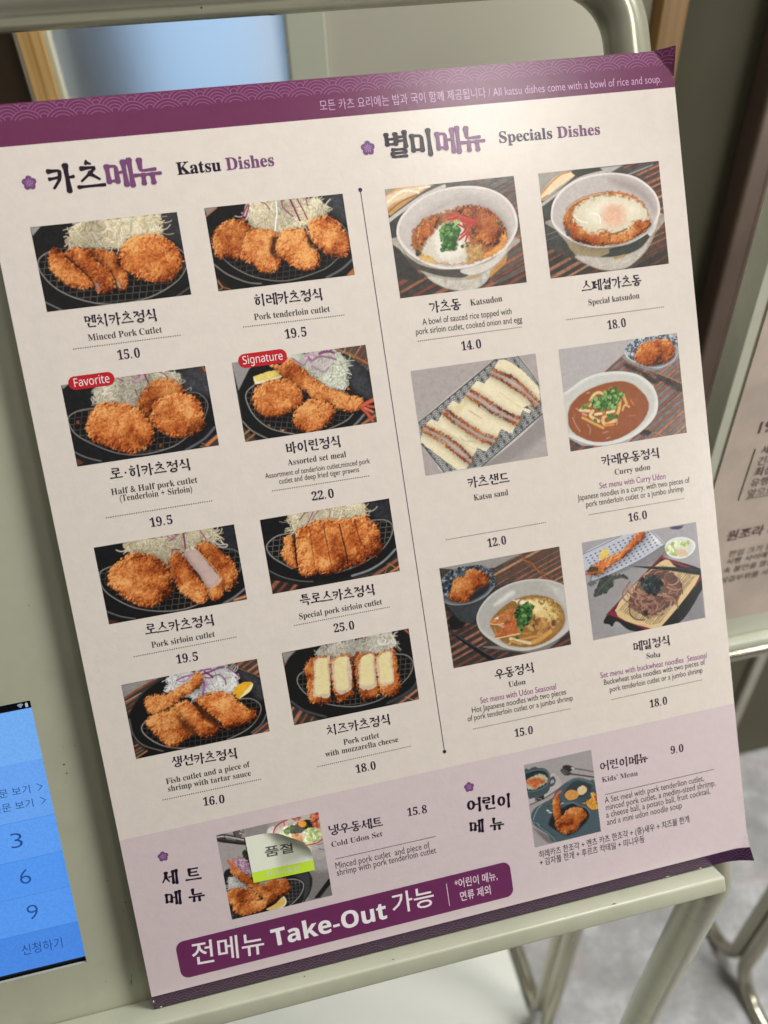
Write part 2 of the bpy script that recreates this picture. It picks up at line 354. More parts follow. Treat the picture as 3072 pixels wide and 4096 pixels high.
CHO = 'ㄱㄲㄴㄷㄸㄹㅁㅂㅃㅅㅆㅇㅈㅉㅊㅋㅌㅍㅎ'; JUNG = 'ㅏㅐㅑㅒㅓㅔㅕㅖㅗㅘㅙㅚㅛㅜㅝㅞㅟㅠㅡㅢㅣ'; JONG = ['', 'ㄱ', 'ㄲ', 'ㄳ', 'ㄴ', 'ㄵ', 'ㄶ', 'ㄷ', 'ㄹ', 'ㄺ', 'ㄻ', 'ㄼ', 'ㄽ', 'ㄾ', 'ㄿ', 'ㅀ', 'ㅁ', 'ㅂ', 'ㅄ', 'ㅅ', 'ㅆ', 'ㅇ', 'ㅈ', 'ㅊ', 'ㅋ', 'ㅌ', 'ㅍ', 'ㅎ']
def syllable(ch):
    """strokes of one hangul syllable in a unit box"""
    i = ord(ch) - 0xAC00; c, v, f = CHO[i // 588], JUNG[i % 588 // 28], JONG[i % 28]
    horiz = v in 'ㅗㅜㅠㅡ'
    if not horiz:
        two = v in 'ㅔㅐㅖ'
        if f: bc, bv, bf = ((.04, .50, .50 if two else .56, .95), (.50 if two else .56, .40, .98, 1.0), (.22, .0, .92, .34))
        else: bc, bv, bf = ((.02, .16, .48 if two else .56, .88), (.46 if two else .54, .0, 1.0, 1.0), None)
    else:
        if f: bc, bv, bf = ((.2, .64, .8, 1.0), (.02, .36, .98, .62), (.2, .0, .82, .32))
        else: bc, bv, bf = ((.16, .46, .84, .98), (.0, .04, 1.0, .44), None)
        if v == 'ㅡ' and not f: bc, bv = (.14, .34, .86, .96), (.0, .02, 1.0, .24)
    out = []
    def put(shape, b):
        w, h = b[2] - b[0], b[3] - b[1]
        if shape == O_: out.append(('c', b[0] + w / 2, b[1] + h / 2, w * .36, h * .42)); return
        for s in shape:
            if s[0] == 'circ': out.append(('c', b[0] + w * s[1], b[1] + h * s[2], w * s[3] * .9, h * s[3])); continue
            out.append([(b[0] + w * x, b[1] + h * y) for x, y in s])
    put(CONS[c], bc); put(VOW[v], bv)
    if f: put(CONS.get(f + 'f', CONS[f]), bf)
    return out
def brush_strokes(text, A, B, H, wv, wh, gap=1.0):
    """tapered brush strokes (lists of outline quads, mm) along the baseline A..B"""
    L = math.hypot(B[0] - A[0], B[1] - A[1]); a = math.atan2(B[1] - A[1], B[0] - A[0]); ca, sa = math.cos(a), math.sin(a)
    wts = [.45 if ch == ' ' else .5 if ch == '·' else 1.0 for ch in text]; adv = L / sum(wts); x = 0; res = []
    for ch, wt in zip(text, wts):
        if ch == ' ': x += adv * wt; continue
        cw = adv * .93
        if ch == '·':
            res.append(('disc', x + adv * .22, H * .48, H * .085)); x += adv * wt; continue
        for s in syllable(ch):
            if s[0] == 'c':
                _, cx, cy, rx, ry = s; n = 18
                pts = [(cx + rx * math.cos(q), cy + ry * math.sin(q)) for q in np.linspace(math.pi * .5, math.pi * 2.5, n + 1)]; closed = True
            else: pts = s; closed = False
            P = np.array([(x + p[0] * cw, p[1] * H) for p in pts]); res.append(('stroke', P, closed))
        x += adv * wt
    outs = []
    for r in res:
        if r[0] == 'disc':
            n = 10; v = [(r[1] + r[3] * math.cos(2 * math.pi * k / n), r[2] + r[3] * math.sin(2 * math.pi * k / n)) for k in range(n)]; f = [tuple(range(n))]
        else:
            P, closed = r[1], r[2]
            if not closed and len(P) > 2:   # soften the bends
                Q = [P[0]]
                for i in range(1, len(P) - 1):
                    for q in (.25, .5, .75):
                        a0 = P[i] + (P[i - 1] - P[i]) * .3; b0 = P[i] + (P[i + 1] - P[i]) * .3
                        Q.append((1 - q) ** 2 * a0 + 2 * q * (1 - q) * P[i] + q * q * b0)
                Q.append(P[-1]); P = np.array(Q)
            if not closed:      # resample
                seg = np.linalg.norm(np.diff(P, axis=0), axis=1); s = np.r_[0, np.cumsum(seg)]; m = max(5, int(s[-1] / (H * .06)))
                tq = np.linspace(0, s[-1], m); P = np.stack([np.interp(tq, s, P[:, 0]), np.interp(tq, s, P[:, 1])], 1)
            T = np.gradient(P, axis=0); T /= np.linalg.norm(T, axis=1)[:, None] + 1e-9; N = np.stack([-T[:, 1], T[:, 0]], 1)
            w = (wh + (wv - wh) * np.abs(T[:, 1]) ** 1.5) * H * .5
            if not closed:
                q = np.linspace(0, 1, len(P)); prof = 1.0 + .34 * np.exp(-(q / .12) ** 2) - .16 * np.exp(-((q - .45) / .3) ** 2) + .16 * np.exp(-((1 - q) / .14) ** 2)
                dg_ = (np.abs(T[-1, 0]) > .35) & (T[-1, 1] < -.35)
                if dg_: prof = prof * np.clip(1.25 - .75 * q, .4, 2)
                w = w * prof
                P = np.concatenate([[P[0] - T[0] * w[0] * .55], P, [P[-1] + T[-1] * w[-1] * .55]]); N = np.concatenate([N[:1], N, N[-1:]]); w = np.concatenate([[w[0] * .55], w, [w[-1] * .45]])
            Lf, Rt = P + N * w[:, None], P - N * w[:, None]; n = len(P)
            v = [tuple(p) for p in Lf] + [tuple(p) for p in Rt]; f = [(i, i + 1, n + i + 1, n + i)[::-1] for i in range(n - 1)]
        outs.append(([(A[0] + p[0] * ca - p[1] * sa, A[1] + p[0] * sa + p[1] * ca) for p in v], f))
    return outs

# ------------------------------------------------------------------ data: everything printed on the menu (mm on the board; photographs in thousandths of their width)
TEXTS=[
["title","카츠|메뉴","brushb","1c0c22|6e4069",25.68,381.44,73.93,381.06,12.0,None],
["title","별미|메뉴","brushb","1c0c22|6e4069",173.8,382.09,222.24,381.47,12.0,None],
["title","Katsu |Dishes","serifb","1c0c22|6e4069",80.04,383.91,122.8,383.81,5.3,None],
["title","Specials |Dishes","serifb","3a2a44|6e4069",228.63,384.12,279.13,383.55,5.1,None],
["name","멘치카츠정식","brush","22102c",29.42,323.86,60.92,323.1,5.5,None],
["name","히레카츠정식","brush","22102c",103.97,324.0,135.67,323.15,5.5,None],
["name","로·히카츠정식","brush","22102c",27.66,256.4,63.69,255.43,5.5,None],
["name","바이린정식","brush","22102c",107.19,255.83,133.43,255.39,5.5,None],
["name","로스카츠정식","brush","22102c",29.76,183.27,61.62,182.08,5.5,None],
["name","특로스카츠정식","brush","22102c",101.94,183.75,138.65,182.46,5.5,None],
["name","생선카츠정식","brush","22102c",29.94,118.1,60.98,115.95,5.5,None],
["name","치즈카츠정식","brush","22102c",104.34,117.64,136.44,116.84,5.5,None],
["name","가츠동","brush","22102c",184.29,310.99,199.95,310.78,5.5,None],
["name","스페셜가츠동","brush","22102c",260.97,311.56,292.47,311.14,5.5,None],
["name","카츠샌드","brush","22102c",191.13,225.96,212.53,225.48,5.5,None],
["name","카레우동정식","brush","22102c",260.85,225.9,292.73,225.25,5.5,None],
["name","우동정식","brush","22102c",191.59,128.17,212.86,127.94,5.5,None],
["name","메밀정식","brush","22102c",266.69,127.79,287.77,127.46,5.5,None],
["name","냉우동세트","brush","22102c",96.94,66.96,124.4,65.44,5.5,None],
["name","어린이메뉴","brush","22102c",240.78,67.78,267.92,67.0,5.5,None],
["english","Minced Pork Cutlet","serif","3a3436",29.6,318.09,61.46,317.72,2.85,None],
["english","Pork tenderloin cutlet","serif","3a3436",102.63,317.95,137.46,317.46,2.85,None],
["english","Half & Half pork cutlet","serif","3a3436",26.68,249.58,65.0,249.21,2.85,None],
["english","(Tenderloin + Sirloin)","serif","3a3436",29.81,246.19,61.91,245.4,2.85,None],
["english","Assorted set meal","serif","3a3436",106.84,250.44,134.49,250.16,2.85,None],
["english","Pork sirloin cutlet","serif","3a3436",31.21,176.85,60.23,176.6,2.85,None],
["english","Special pork sirloin cutlet","serif","3a3436",100.33,177.31,140.7,177.09,2.85,None],
["english","Fish cutlet and a piece of","serif","3a3436",25.9,110.63,65.48,110.44,2.85,None],
["english","shrimp with tartar sauce","serif","3a3436",26.08,106.84,65.06,106.02,2.85,None],
["english","Pork cutlet","serif","3a3436",111.38,111.28,129.25,111.17,2.85,None],
["english","with mozzarella cheese","serif","3a3436",101.76,107.2,138.25,106.98,2.85,None],
["english","Katsudon","serif","3a3436",204.35,311.86,220.22,312.09,2.85,None],
["english","Special katsudon","serif","3a3436",263.51,304.81,290.4,304.99,2.85,None],
["english","Katsu sand","serif","3a3436",193.16,219.44,210.75,219.42,2.85,None],
["english","Curry udon","serif","3a3436",267.17,220.43,286.54,220.06,2.85,None],
["english","Udon","serif","3a3436",197.97,122.8,206.96,122.64,2.85,None],
["english","Soba","serif","3a3436",273.24,122.7,281.01,122.14,2.85,None],
["english","Cold Udon Set","serif","3a3436",97.34,60.69,123.14,60.27,2.85,None],
["english","Kids’ Menu","serif","3a3436",241.06,61.52,261.13,60.76,2.85,None],
["description","Assortment of tenderloin cutlet,minced pork","sans","46403f",95.61,246.01,145.27,245.48,None,0.74],
["description","cutlet and deep fried tiger prawns","sans","46403f",101.52,242.54,139.5,242.29,None,0.74],
["description","A bowl of sauced rice topped with","sans","46403f",179.93,305.93,224.13,305.59,None,0.74],
["description","pork sirloin cutlet, cooked onion and egg","sans","46403f",176.18,301.88,228.82,301.15,None,0.74],
["description","Japanese noodles in a curry, with two pieces of","sans","46403f",246.1,210.66,307.24,210.06,None,0.74],
["description","pork tenderloin cutlet or a jumbo shrimp","sans","46403f",250.18,206.68,303.33,206.24,None,0.74],
["description","Hot Japanese noodles with two pieces","sans","46403f",177.4,113.55,227.57,112.87,None,0.74],
["description","of pork tenderloin cutlet or a jumbo shrimp","sans","46403f",174.54,109.63,230.74,108.95,None,0.74],
["description","Buckwheat soba noodles with two pieces of","sans","46403f",248.49,113.36,305.57,112.97,None,0.74],
["description","pork tenderloin cutlet or a jumbo shrimp","sans","46403f",251.18,109.02,303.67,108.89,None,0.74],
["description","Minced pork cutlet  and piece of","sans","46403f",97.57,48.95,145.86,48.36,None,0.74],
["description","shrimp with pork tenderloin cutlet","sans","46403f",97.67,45.18,148.75,44.85,None,0.74],
["description","A Set meal with pork tenderlion cutlet,","sans","46403f",241.21,49.81,298.16,49.17,None,0.74],
["description","minced pork cutlet, a medim-sized shrimp,","sans","46403f",241.37,45.73,304.55,45.03,None,0.74],
["description","a cheese ball, a potato ball, fruit cocktail,","sans","46403f",241.13,41.61,301.0,41.2,None,0.74],
["description","and a mini udon noodle soup","sans","46403f",241.02,37.44,283.96,36.99,None,0.74],
["description","Set menu with Curry Udon","sans","8a4a80",258.38,214.77,294.16,214.08,None,0.74],
["description","Set menu with Udon Seasonal","sans","8a4a80",182.33,117.52,222.63,116.65,None,0.74],
["description","Set menu with buckwheat noodles  Seasonal","sans","8a4a80",247.06,117.41,306.86,116.28,None,0.74],
["description","히레카츠 한조각 + 멘츠 카츠 한조각 + (중)새우 + 치즈볼 한개","hsans","3f3a3e",202.03,28.65,287.35,28.18,None,0.74],
["description","+ 감자볼 한개 + 후르츠 칵테일 + 미니우동","hsans","3f3a3e",201.84,24.26,260.78,23.21,None,0.74],
["price","15. 0","price","2c1634",40.6,308.4,50.22,308.24,4.3,None],
["price","19. 5","price","2c1634",115.26,307.96,125.13,307.95,4.3,None],
["price","19. 5","price","2c1634",40.83,232.43,50.8,232.35,4.3,None],
["price","22. 0","price","2c1634",115.37,232.33,125.88,232.26,4.3,None],
["price","19. 5","price","2c1634",40.9,167.25,50.79,166.94,4.3,None],
["price","25. 0","price","2c1634",115.63,167.76,125.6,167.55,4.3,None],
["price","16. 0","price","2c1634",40.71,96.18,50.69,95.35,4.3,None],
["price","18. 0","price","2c1634",115.19,95.67,125.22,95.56,4.3,None],
["price","14. 0","price","2c1634",197.15,291.73,206.96,291.64,4.3,None],
["price","18. 0","price","2c1634",272.05,292.09,281.76,292.2,4.3,None],
["price","12. 0","price","2c1634",196.96,195.47,206.55,195.43,4.3,None],
["price","16. 0","price","2c1634",271.79,195.53,281.96,195.48,4.3,None],
["price","15. 0","price","2c1634",197.74,96.25,207.42,95.98,4.3,None],
["price","18. 0","price","2c1634",272.16,96.07,282.03,95.88,4.3,None],
["price","15. 8","price","2c1634",137.12,67.59,147.14,67.06,4.3,None],
["price","9. 0","price","2c1634",280.96,68.34,288.3,68.13,4.3,None],
["set_title","세 트","brushb","1c0c22",15.18,61.51,33.83,59.6,7.4,None],
["set_title","메 뉴","brushb","1c0c22",14.8,50.97,33.51,48.96,7.2,None],
["set_title","어린이","brushb","1c0c22",167.52,62.29,191.51,59.97,7.6,None],
["set_title","메 뉴","brushb","1c0c22",167.4,50.91,185.77,48.96,7.2,None],
["header","모든 카츠 요리에는 밥과 국이 함께 제공됩니다 / All katsu dishes come with a bowl of rice and soup.","thin","c39dbd",147.03,405.46,313.21,404.48,None,0.78],
["banner","전메뉴","hsans","e4d8da",21.75,17.01,56.35,14.27,12.2,None],
["banner","Take-Out","mathb","e8dcdd",60.71,16.7,118.9,16.59,9.6,None],
["banner","가능","hsans","e4d8da",122.04,17.55,143.88,16.9,11.4,None],
["banner","*어린이 메뉴,","hsans","d9c6d0",155.61,23.59,178.37,22.75,None,0.74],
["banner","면류 제외","hsans","d9c6d0",157.62,16.08,173.77,15.92,None,0.74],
["badge1","Favorite","math","f0d8d6",20.13,299.24,35.24,299.17,3.7,None],
["badge2","Signature","math","f0d8d6",94.29,299.09,112.46,298.83,3.7,None]]
class Q: pass
Q.DOT=[[22.7,315.46,68.81,315.54],[97.28,315.51,143.51,315.12],[22.53,239.86,69.66,239.86],[97.82,239.85,143.58,239.63],[22.68,174.31,69.61,174.52],[97.57,174.75,143.86,175.09],[22.97,103.35,69.26,103.15],[97.22,103.18,143.63,103.35],[176.62,298.79,227.92,298.84],[251.4,299.41,302.53,299.22],[176.68,202.76,227.77,202.68],[251.14,202.63,302.91,202.37],[176.95,105.17,228.45,104.81],[251.72,104.88,302.72,104.99]]
Q.RULE=[[98.1,54.16,149.74,53.62],[241.77,54.49,304.69,54.28]]
Q.FL=[[18.12,386.5,3.08],[166.06,387.38,3.32],[17.96,75.67,2.57],[170.35,75.46,2.68]]
Q.DIV=[159.74,369.63,160.49,96.74]
Q.BAN=[[15.61,31.08],[15.34,12.22],[186.45,30.75],[184.72,10.33]]
Q.SEP=[151.34,27.2,151.42,14.77]
Q.B1=[20.69,300.85,34.51,300.84]
Q.B2=[95.49,300.46,111.4,300.51]
Q.B1r=2.97
Q.B2r=3.16
Q.STK=[[56.99,76.1],[57.18,51.97],[87.05,51.7],[83.66,66.68]]
Q.STKtop=[[56.99,76.1],[62.21,75.02],[66.33,72.79],[72.51,69.24],[77.67,66.13],[82.17,63.38],[85.4,60.94],[86.31,58.26],[86.91,56.05],[87.27,53.08]]
Q.STKg=[[57.4,57.21],[66.74,57.27],[74.3,57.19],[79.98,56.98],[86.78,55.26]]
Q.STK1=[[64.83,63.86],[70.24,63.52],[72.25,63.13],[77.96,62.07]]
Q.STK2=[[63.65,53.45],[79.88,52.91]]
Q.TAB={"tr":[-29.48,160.64],"br":[-28.5,26.04],"bar":[-29.44,156.48],"band":[-29.02,131.16],"l1":[-29.61,102.7],"l2":[-29.43,83.62],"l3":[-29.18,65.26],"btn":[-28.77,46.48],"t1":[-51.52,116.55,-38.05,115.92],"t2":[-52.96,109.36,-38.02,108.88],"g1":[-34.61,117.72],"g2":[-34.43,110.79],"k3":[-51.68,90.37,-46.36,90.09],"k6":[-51.16,71.52,-46.14,71.42],"k9":[-51.37,53.12,-46.32,52.98],"ok":[-57.41,35.88,-38.81,35.09],"wifi":[-35.24,158.52],"bat":[-32.34,158.44]}
PHOTOS={
1:([14.89,332.51,76.88,368.37],
[["F",[-114,-302,1371,-157,1062,1624,-453,1394],"161617",4.3,0.0,0.25],
["F",[1,3,70,1,6,57],"938c89",4.3,0.0,0.06],
["F",[863,-18,1002,-11,1006,216,886,181,873,48],"313035",43.0,0.0,0.3],
["F",[6,236,55,187,130,163,328,171,641,198,958,237,1005,305,998,386,899,482,684,564,425,573,233,516,93,427,15,316],"0e0e0e",4.3,0.0,0.06],
["M",[6,236,55,187,130,163,328,171,641,198,958,237,1005,305,998,386,899,482,684,564,425,573,233,516,93,427,15,316],[-14.0,44.0],[48.3,1.1],"6e6a66",2.9],
["S",[144,163,54,189,6,236,15,316,93,427,233,516,425,573,684,564,899,482,997,385,1009,305,958,237],"8b837c",6.4],
["S",[131,160,328,172,568,197],"5f4c42",5.0],
["S",[-4,504,43,536,110,580],"6c6864",8.6],
["S",[897,575,996,523],"4a4846",11.5],
["K",[295,5,533,-2,773,-2,867,4,877,70,865,135,782,148,613,151,568,197,370,175,289,152,220,137,249,61],110,["efe4cb","e3d6b6","bfab84","f3ead6","d8caa4"],136,"cdbf9c"],
["C",[346,187,453,196,526,229,541,267,540,311,580,367,575,433,545,480,515,484,497,423,475,347,422,283,375,227],0.92,0],
["C",[198,196,257,167,327,174,375,227,420,290,468,347,494,401,482,466,427,485,369,485,345,420,308,350,245,266,205,218],1.0,0],
["C",[100,174,131,156,163,174,191,213,236,276,295,341,342,398,336,434,283,446,201,425,150,390,104,334,79,280,82,223],0.95,0],
["S",[204,221,262,294,308,351,346,416],"3a1a0c",9.3],
["S",[358,203,385,250,421,289],"4a220f",7.2],
["S",[480,357,497,423,497,460],"3a1c0e",8.6],
["F",[356,410,380,428,379,477,357,445],"8f7b70",5.7,2.9,0.06],
["F",[504,424,522,445,528,471,513,477],"a08c80",5.7,2.9,0.06],
["C",[554,254,584,192,659,142,748,130,841,143,921,192,962,256,977,339,933,415,866,459,769,459,679,430,608,377,554,313],1.04,0]]),
2:([88.91,332.45,151.38,368.79],
[["F",[-135,-290,1350,-150,1090,1568,-428,1349],"131314",4.3,0.0,0.2],
["F",[0,1,92,1,10,51],"8a7f7a",4.3,0.0,0.06],
["S",[2,57,84,7],"a06a44",10.0],
["F",[831,0,1000,-8,1007,191,925,147,877,36],"38383c",43.0,0.0,0.3],
["F",[939,576,998,532,1004,591],"a8663a",5.7,0.0,0.06],
["F",[5,481,68,552,91,583,0,579],"2a211c",5.7,0.0,0.06],
["S",[3,512,38,555,85,575],"8d5a38",6.4],
["S",[9,503,31,558,3,572],"a06c46",5.7],
["S",[0,390,82,469,212,541,310,563],"6e6a68",10.0],
["S",[1001,468,909,529,790,576],"59575a",17.2],
["F",[22,204,100,157,418,177,848,216,989,260,989,352,917,430,762,520,498,564,288,521,145,434,55,340],"0f0f0f",4.3,0.0,0.06],
["M",[22,204,100,157,418,177,848,216,989,260,989,352,917,430,762,520,498,564,288,521,145,434,55,340],[-10.6,37.7],[45.5,-0.7],"54504d",2.9],
["S",[953,206,993,281,970,379,884,455,762,520,498,564,288,518,145,434,67,352],"7b746d",5.7],
["K",[297,2,447,0,556,-3,758,0,807,15,870,78,830,144,705,194,505,215,373,187,301,144,278,72],120,["efe4cb","e3d6b6","bfab84","f3ead6","d8caa4"],136,"cdbf9c"],
["S",[311,3,273,58,251,104,273,100,316,14],"7d2c5c",11.5],
["S",[404,2,431,12,456,56],"7a2d58",8.6],
["S",[555,0,554,52,615,121],"8a4470",10.0],
["S",[613,-1,637,75,660,154],"7a2a55",14.3],
["S",[663,1,694,81,716,149],"83305d",10.0],
["S",[725,0,734,57],"93496f",7.2],
["S",[511,6,505,82,489,136,471,204],"f0ecdf",10.0],
["C",[19,218,48,173,99,123,174,100,257,112,308,166,296,220,258,272,225,338,171,367,102,352,34,338,19,280],0.88,0],
["C",[237,270,262,210,317,177,381,184,455,209,478,247,448,300,432,347,468,394,465,457,401,492,324,476,276,421,204,378,202,350],0.95,0],
["C",[472,281,503,229,571,208,671,219,701,264,706,321,754,390,754,454,706,502,619,496,559,461,509,412,461,350,459,315],1.0,0],
["C",[719,195,763,151,859,147,927,182,968,250,995,317,993,374,961,435,880,433,804,396,755,334,709,258],1.02,0],
["F",[448,251,475,268,442,334,454,392,419,381,411,324],"45200c",18.6,5.7,0.3],
["F",[691,256,714,272,720,323,744,361,715,357,693,313],"3c1a0b",17.2,5.7,0.3]]),
3:([14.6,264.48,77.34,300.77],
[["F",[-96,-328,1342,-140,1043,1618,-425,1347],"17171a",4.2,0.0,0.25],
["F",[2,-3,51,-1,8,27],"8e8885",4.2,0.0,0.06],
["F",[800,26,940,2,1006,40,1005,207,926,167,826,124],"3b3b40",41.8,0.0,0.35],
["F",[940,2,999,-1,999,61],"4f3325",4.2,0.0,0.06],
["S",[983,8,993,38],"a8683c",7.0],
["F",[855,568,1007,487,1007,584],"3b332e",4.2,0.0,0.06],
["S",[914,562,1004,505],"ae6d43",23.7],
["S",[870,563,912,577,970,578],"8a5a3a",7.0],
["S",[881,542,927,572],"9a6a48",4.9],
["F",[3,516,48,553,2,574],"5a3625",4.2,0.0,0.06],
["S",[-2,469,68,519,165,562],"6c6865",8.4],
["S",[994,441,900,516,759,575],"55555b",18.1],
["F",[2,236,76,189,214,188,491,206,818,166,922,188,974,262,955,332,840,447,680,534,461,559,291,525,133,435,26,340],"0f0f10",4.2,0.0,0.06],
["M",[2,236,76,189,214,188,491,206,818,166,922,188,974,262,955,332,840,447,680,534,461,559,291,525,133,435,26,340],[-12.0,42.1],[45.6,0.9],"66625f",2.8],
["S",[187,188,75,193,2,236,26,340,133,435,291,525,461,559,680,534,839,451],"85807a",6.3],
["S",[832,167,922,188,971,261,951,332,917,378],"6e6965",6.3],
["K",[359,8,458,1,599,-1,740,3,798,40,777,117,571,153,474,218,355,180,232,169,210,102,206,51],120,["ddd5c2","cfc6b0","a59c80","ece6d8","b5ac93"],118,"b7ae97"],
["S",[382,1,418,31],"7c3a5c",8.4],
["S",[482,25,521,41,564,1],"b98aa4",18.1],
["S",[571,-2,588,62],"7a3358",12.5],
["S",[677,2,709,21,725,48],"8c4b70",9.8],
["S",[490,98,496,142],"6f2d4f",7.0],
["C",[484,205,526,132,592,77,668,51,758,64,805,121,827,175,773,218,629,226,579,263,550,309,504,252],0.86,0],
["C",[565,304,594,221,657,187,747,163,838,176,906,237,926,328,917,400,875,453,740,480,660,450,591,395,560,332],1.0,0],
["C",[116,303,142,242,186,191,247,161,329,172,416,192,479,234,530,299,559,376,553,448,506,507,415,541,333,528,244,474,168,433,116,375],1.03,0],
["F",[56,258,72,260,68,281,52,279],"84422a",5.6,2.8,0.06],
["F",[585,504,603,504,595,528,581,526],"84422a",5.6,2.8,0.06],
["S",[834,154,877,138,870,159],"8f8b85",5.6]]),
4:([89.32,264.16,151.49,300.46],
[["F",[-133,-321,1350,-134,1089,1615,-426,1346],"131415",4.3,0.0,0.2],
["F",[-3,-5,251,-27,116,61,14,202],"8d8987",5.7,0.0,0.1],
["F",[773,0,1001,1,1000,203,892,87],"4b4038",4.3,0.0,0.06],
["T",[773,0,1001,1,1000,203,892,87],[-62.2,70.1],43.1,["a3572c","c1743e","7c3d20","b9652f","8f4a26"],"4a4541"],
["S",[786,9,874,56,995,137],"8f6038",15.8],
["S",[807,19,893,80],"a6784e",5.7],
["F",[3,471,85,577,3,586],"3d3733",4.3,0.0,0.06],
["S",[2,521,41,499],"a46a40",12.9],
["S",[7,573,71,535],"8d5a38",15.8],
["F",[866,585,1018,476,1015,593],"433a35",4.3,0.0,0.06],
["S",[882,580,1003,525],"9a6540",18.7],
["F",[802,47,891,95,959,176,997,268,999,400,902,357,823,244,795,139],"37373b",35.9,0.0,0.3],
["S",[4,425,62,505,164,580],"75716d",10.1],
["S",[8,215,4,300,6,414],"3a393a",7.2],
["S",[907,511,856,555,822,579],"66666a",18.7],
["F",[67,224,147,171,274,175,549,263,847,465,803,510,670,556,497,581,352,574,204,509,112,416,64,323],"0d0d0d",4.3,0.0,0.06],
["M",[67,224,147,171,274,175,549,263,847,465,803,510,670,556,497,581,352,574,204,509,112,416,64,323],[-13.5,37.8],[41.2,8.8],"605c59",2.9],
["S",[154,169,70,224,61,301,105,415,204,512,367,576],"8e8882",6.5],
["S",[828,492,762,537,615,581],"8e8882",5.7],
["K",[404,1,555,0,771,14,826,86,820,215,795,283,713,286,629,217,511,136,452,57],130,["dfe0d0","cdd0bd","a9ad93","ecebe0","c4c8b0"],108,"c3c4b2"],
["S",[442,27,480,61,519,87,554,49,578,81],"a7749a",12.9],
["S",[553,13,582,60,643,40,713,56,761,77],"9a5f8c",15.8],
["S",[575,102,614,129,661,157,702,126],"a26f98",10.1],
["S",[646,19,706,12,754,26],"7f3d6c",18.7],
["S",[536,26,574,16,616,29],"b48cab",15.8],
["S",[577,88,647,105,692,96],"c3a6bd",14.4],
["F",[140,124,200,108,302,93,328,111,337,141,263,159,154,172],"d9c169",3.6,2.2,0.1],
["F",[148,161,264,152,337,141,332,154,217,174,153,174],"ece4c4",3.6,1.4,0.06],
["S",[140,124,154,171],"e5deb8",7.2],
["C",[280,55,365,59,407,26,452,57,515,115,581,196,658,264,747,306,821,352,904,386,902,451,809,471,727,433,640,377,538,327,491,262,414,201,339,134,305,79],0.93,0],
["S",[903,444,943,428,998,410],"b8543f",30.2],
["S",[901,459,938,508,967,564],"b04a38",25.8],
["S",[922,462,977,499],"bf6c54",20.1],
["S",[947,451,997,465],"b04e3c",20.1],
["F",[813,282,835,311,812,311],"a8643c",2.9,0.0,0.06],
["C",[106,286,132,219,203,172,319,163,408,193,467,273,464,338,427,383,319,425,218,424,164,406,122,360],0.97,0],
["C",[379,455,410,402,491,349,579,347,667,389,686,457,639,522,542,574,468,581,402,538,377,491],0.95,0],
["F",[181,476,201,483,193,492],"a07054",2.9,0.0,0.06],
["F",[266,525,301,534,285,546],"b88058",2.9,0.0,0.06]]),
5:([14.63,191.38,77.75,227.42],
[["F",[-111,-365,1334,-125,1034,1679,-442,1352],"111113",4.2,0.0,0.2],
["F",[865,12,1001,0,1008,195,918,164,858,93],"222229",35.2,0.0,0.3],
["F",[826,571,1004,520,1002,574],"4a372b",4.2,0.0,0.06],
["S",[909,556,992,545],"b07a52",18.3],
["F",[-4,526,66,562,-3,575],"4a2a1b",4.2,0.0,0.06],
["S",[-1,470,87,524,186,562],"63605e",8.4],
["S",[1003,482,913,534,826,567],"6a6a6e",15.5],
["F",[3,193,65,156,156,154,484,176,845,166,939,171,997,215,1007,285,954,382,868,457,711,519,524,552,349,529,184,457,65,345],"0d0d0e",4.2,0.0,0.06],
["M",[3,193,65,156,156,154,484,176,845,166,939,171,997,215,1007,285,954,382,868,457,711,519,524,552,349,529,184,457,65,345],[-13.2,41.2],[45.8,2.3],"6a6663",2.8],
["S",[93,154,27,172,1,207,9,305,89,402,214,489,382,543,559,555,711,519],"857f79",7.0],
["S",[903,165,985,198,1013,271,980,356],"6c6864",6.3],
["K",[241,0,444,2,658,-1,802,-2,860,41,815,130,724,114,637,121,562,138,473,197,418,149,330,89,248,75,218,47],120,["efe4cb","e3d6b6","bfab84","f3ead6","d8caa4"],127,"c4b590"],
["S",[515,4,546,31,593,2],"9b6286",11.3],
["S",[633,2,627,116],"7d2f56",12.7],
["S",[522,42,566,35],"93517a",8.4],
["S",[751,4,782,72],"8a4a72",9.9],
["S",[527,132,539,108,587,120],"7d3558",8.4],
["S",[836,52,853,122,923,138,912,155,856,145],"b5b1a5",8.4],
["C",[716,120,736,87,799,98,848,151,895,212,934,242,957,321,954,382,906,449,864,475,844,422,833,360,806,309,769,227],0.98,0],
["C",[703,396,746,442,795,413,840,383,837,466,813,515,767,529,730,492],0.95,0],
["F",[602,153,663,134,711,149,760,241,836,383,801,422,753,443,723,407,677,301,638,234],"b49a92",5.6,4.2,0.07],
["F",[629,165,694,161,766,287,822,380,757,421,703,313],"bda39c",21.1,4.2,0.05],
["S",[705,141,762,226,813,310,844,384],"c98c4c",7.0],
["S",[840,383,794,417,753,445],"d9a866",8.4],
["C",[495,193,533,140,570,132,600,167,641,257,687,363,722,453,712,511,657,535,612,500,550,443,510,345,485,251],0.97,0],
["C",[58,247,82,178,139,136,247,82,328,100,418,149,464,210,484,296,487,394,449,447,372,477,291,492,218,463,158,407,94,336,55,284],1.0,0],
["S",[595,520,598,543],"7a3c22",7.0],
["G",[918,375,992,373,957,451,910,465],14,["8a4a2a","5c2f1b"],5.6]]),
6:([89.78,191.68,151.68,227.45],
[["F",[-114,-370,1367,-133,1108,1648,-405,1327],"111113",4.3,0.0,0.2],
["F",[811,4,1003,1,1007,176,878,140],"29292e",43.3,0.0,0.4],
["F",[622,555,993,465,1006,580,633,579],"38322e",4.3,0.0,0.06],
